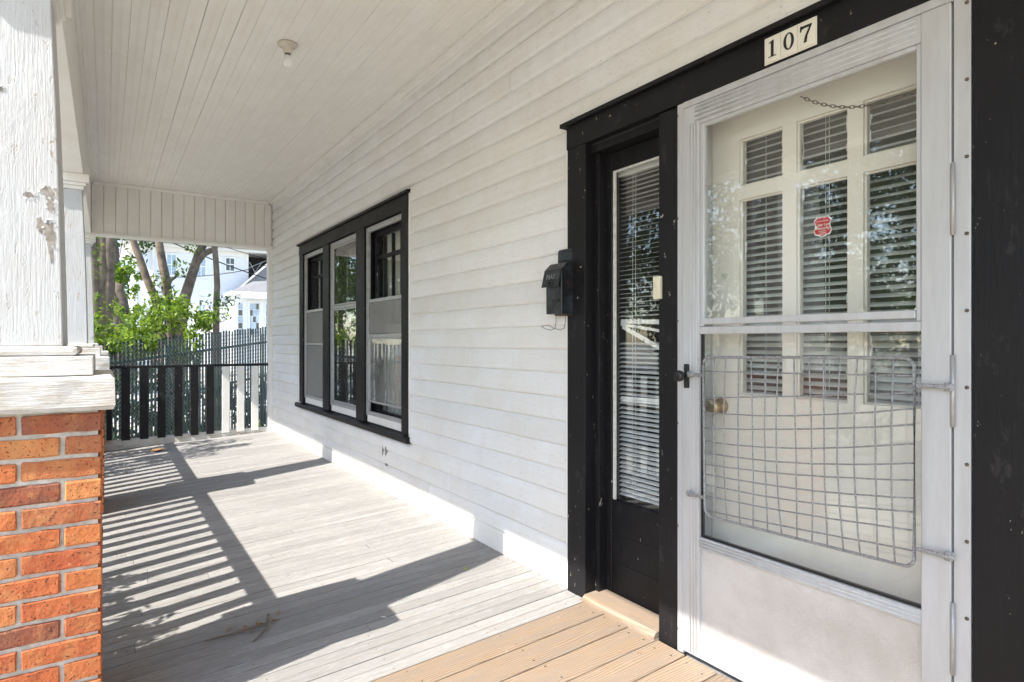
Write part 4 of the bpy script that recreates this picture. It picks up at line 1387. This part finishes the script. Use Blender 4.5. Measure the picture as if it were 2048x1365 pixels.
for sg in (1, -1):
    k = -40
    while k * .0605 < FL + .2:
        s0 = k * .0605
        pts = []
        # one straight diagonal wire per diamond row
        zspan = 1.68
        sA, sB = s0, s0 + sg * zspan
        lo, hi = max(0, min(sA, sB)), min(FL, max(sA, sB))
        if hi - lo > .03:
            for s_ in (lo, (lo + hi) / 2, hi):
                u = (s_ - sA) / (sB - sA)
                p = fp(s_, -.006)
                pts.append((p.x, p.y, ftop(s_) - 1.72 + .01 + u * zspan))
            wm.tube(pts, .0021, 4, False)
        k += 1
tag(build('wire_mesh', wm, 'wire', fc), kind='stuff')
for off_z, nm in ((-.27, 'rail'), (-.86, 'rail')):
    pts = [(fp(s_, .03).x, fp(s_, .03).y, ftop(s_) + off_z) for s_ in (0, FL / 2, FL)]
    build(nm, MB().tube(pts, .021, 10), 'slat_green', fc, True)
for s_ in (.25, 2.2, 4.2, 6.2, 7.2):
    p = fp(s_, .06)
    build('post', MB().tube([(p.x, p.y, GZ), (p.x, p.y, ftop(s_) - .12)], .03, 10), 'slat_green', fc, True)

# ================================================================== neighbouring house
NY = 42.0
nh = root('neighbour_house', (6.0, NY, GZ), 'white two-storey clapboard house with grey roof beyond the fence', 'house')
nx0, nx1 = -.42, 14.0
w = MB()
w.box(nx0, 5.82, NY, NY + 8, GZ, 6.85); w.box(5.82, 7.45, NY + 1.6, NY + 8, GZ, 6.85); w.box(7.45, nx1, NY, NY + 8, GZ, 6.85)
wall_n = build('wall', w, 'neighbour_wall', nh)
for k in range(52):
    z = GZ + .3 + k * .138
    if z > 6.75: break
    m = MB().prism([(NY - .0005, z), (NY - .028, z), (NY - .006, z + .130), (NY - .0005, z + .130)], nx0, 5.82, 'x')
    build('siding_board', m, 'neighbour_wall', wall_n)
box('corner_board', nx0 - .04, nx0 + .16, NY - .05, NY - .029, GZ, 6.85, 'trim_white', nh)
box('corner_board', 5.66, 5.84, NY - .05, NY - .029, GZ, 6.85, 'trim_white', nh)
box('eave', nx0 - .55, nx1, NY - .5, NY + 8.4, 6.851, 7.02, 'trim_white', nh)
box('frieze_board', nx0, 5.66, NY - .06, NY - .03, 6.55, 6.85, 'trim_white', nh)
build('roof', MB().prism([(NY - .7, 7.021), (NY + 8.5, 7.021), (NY + 4, 10.2)], nx0 - .6, nx1, 'x'), 'roof_shingle', nh)
build('gutter', MB().tube([(nx0 + 1.0, NY - .55, 6.93), (nx0 + .95, NY - .12, 6.45), (nx0 + .95, NY - .10, GZ)], .05, 8), 'trim_white', nh, True)
def nwin(x0, x1, z0, z1, glass='win_blue', panes=(2, 2)):
    fr = MB()
    fr.box(x0 - .10, x0, NY - .07, NY - .029, z0 - .1, z1 + .1); fr.box(x1, x1 + .10, NY - .07, NY - .029, z0 - .1, z1 + .1)
    fr.box(x0, x1, NY - .07, NY - .029, z1, z1 + .1); fr.box(x0 - .14, x1 + .14, NY - .09, NY - .071, z0 - .13, z0 - .05)
    fr.box(x0, x1, NY - .07, NY - .029, z0 - .1, z0)
    zm = (z0 + z1) / 2
    fr.box(x0, x1, NY - .065, NY - .04, zm - .03, zm + .03)
    fr.box((x0 + x1) / 2 - .02, (x0 + x1) / 2 + .02, NY - .06, NY - .04, z0, zm - .03)
    fr.box((x0 + x1) / 2 - .02, (x0 + x1) / 2 + .02, NY - .06, NY - .04, zm + .03, z1)
    wn_ = build('window', fr, 'trim_white', nh)
    box('pane', x0, x1, NY - .0395, NY - .0295, z0, z1, glass, wn_)
nwin(1.28, 1.72, 5.2, 6.4); nwin(2.86, 3.34, 5.2, 6.4); nwin(4.52, 4.98, 5.66, 6.42, 'win_dark'); nwin(2.95, 3.35, 2.6, 3.45)
nwin(.9, 1.6, 2.3, 3.5)
box('loft_shade_sheet', 5.83, 7.45, NY + 1.5, NY + 1.59, 4.4, 6.80, 'dark_room', nh)  # flat dark sheet, its colour stands in for the shade inside the opening
for a_, b_ in (((6.1, 5.2), (6.9, 6.5)), ((6.1, 6.4), (6.7, 5.2)), ((6.0, 6.0), (7.2, 6.6))):
    build('brace', MB().tube([(a_[0], NY + 1.0, a_[1]), (b_[0], NY + 1.0, b_[1])], .03, 6), 'neighbour_wall', nh)
# lower wing roof rising to the right
build('wing_roof', MB().prism([(5.1, 4.50), (7.8, 7.15), (9.5, 7.15), (9.5, 4.5)], NY - 1.2, NY - .55, 'y'), 'roof_shingle', nh)
build('wing_fascia', MB().prism([(5.05, 4.36), (7.8, 7.02), (7.8, 7.15), (5.1, 4.499)], NY - 1.28, NY - 1.201, 'y'), 'trim_white', nh)
box('wing_wall', 6.9, 9.5, NY - 1.25, NY - 1.20, GZ, 5.2, 'neighbour_wall', nh)
# entry bay with hip roof
pz = 4.12
build('entry_roof', MB().add([(4.30, NY - 3.2, pz), (6.95, NY - 3.2, pz), (6.95, NY - .6, pz), (4.30, NY - .6, pz), (5.75, NY - 2.0, 4.86), (6.75, NY - 2.0, 4.95), (6.75, NY - .6, 4.95), (5.75, NY - .6, 4.86)], [(0, 1, 5, 4), (1, 2, 6, 5), (3, 0, 4, 7), (4, 5, 6, 7), (2, 3, 7, 6), (3, 2, 1, 0)]), 'roof_shingle', nh)
box('entry_fascia', 4.28, 6.97, NY - 3.24, NY - .6, 3.96, pz - .001, 'trim_white', nh)
box('awning', 4.85, 6.90, NY - 3.55, NY - 3.245, 3.72, 3.90, 'trim_white', nh)
box('entry_wall', 4.55, 6.80, NY - 3.0, NY - .6, GZ, 3.959, 'neighbour_wall', nh)
ey = NY - 3.0
dr = MB()
dr.box(5.25, 5.36, ey - .05, ey - .001, 1.4, 3.62); dr.box(5.92, 6.03, ey - .05, ey - .001, 1.4, 3.62); dr.box(5.36, 5.92, ey - .05, ey - .001, 3.5, 3.62)
dd = build('entry_door', dr, 'trim_white', nh)
for i in range(3):
    for j in range(5):
        box('pane', 5.395 + i * .17, 5.395 + i * .17 + .14, ey - .03, ey - .001, 1.55 + j * .385, 1.55 + j * .385 + .34, 'win_dark' if (i + j) % 3 == 0 else 'win_blue', dd)
for x0 in (4.72, 6.28):
    sd = MB().box(x0 - .06, x0, ey - .04, ey - .001, 1.4, 3.55).box(x0 + .26, x0 + .32, ey - .04, ey - .001, 1.4, 3.55)
    so = build('sidelight', sd, 'trim_white', nh)
    for j in range(5):
        box('pane', x0 + .03, x0 + .23, ey - .025, ey - .001, 1.55 + j * .385, 1.55 + j * .385 + .32, 'win_dark' if j % 2 else 'win_blue', so)
for x0 in (4.5, 6.86):
    box('entry_post', x0 - .07, x0 + .07, NY - 3.2, NY - 3.06, GZ, 3.9595, 'trim_white', nh)

# ================================================================== overhead cables
def cable(p, q, sag, r_, label):
    pts = []
    for k in range(25):
        u = k / 24
        v = Vector(p).lerp(Vector(q), u); v.z -= sag * 4 * u * (1 - u)
        pts.append(v)
    tag(build('power_cable', MB().tube(pts, r_, 6), 'rubber', None, True), label, 'cable')
cable((-1.6, 15, 3.75), (1.6, 15, 2.55), .10, .013, 'thick black cable sagging across the trees and neighbouring house')
cable((.3, 15, 3.33), (1.9, 15, 2.98), .03, .008, 'thin black cable just under the end beam')
cable((-2.5, 30, 4.1), (5.2, 30, 5.0), .55, .018, 'slack thin cable hanging across the neighbouring house wall')
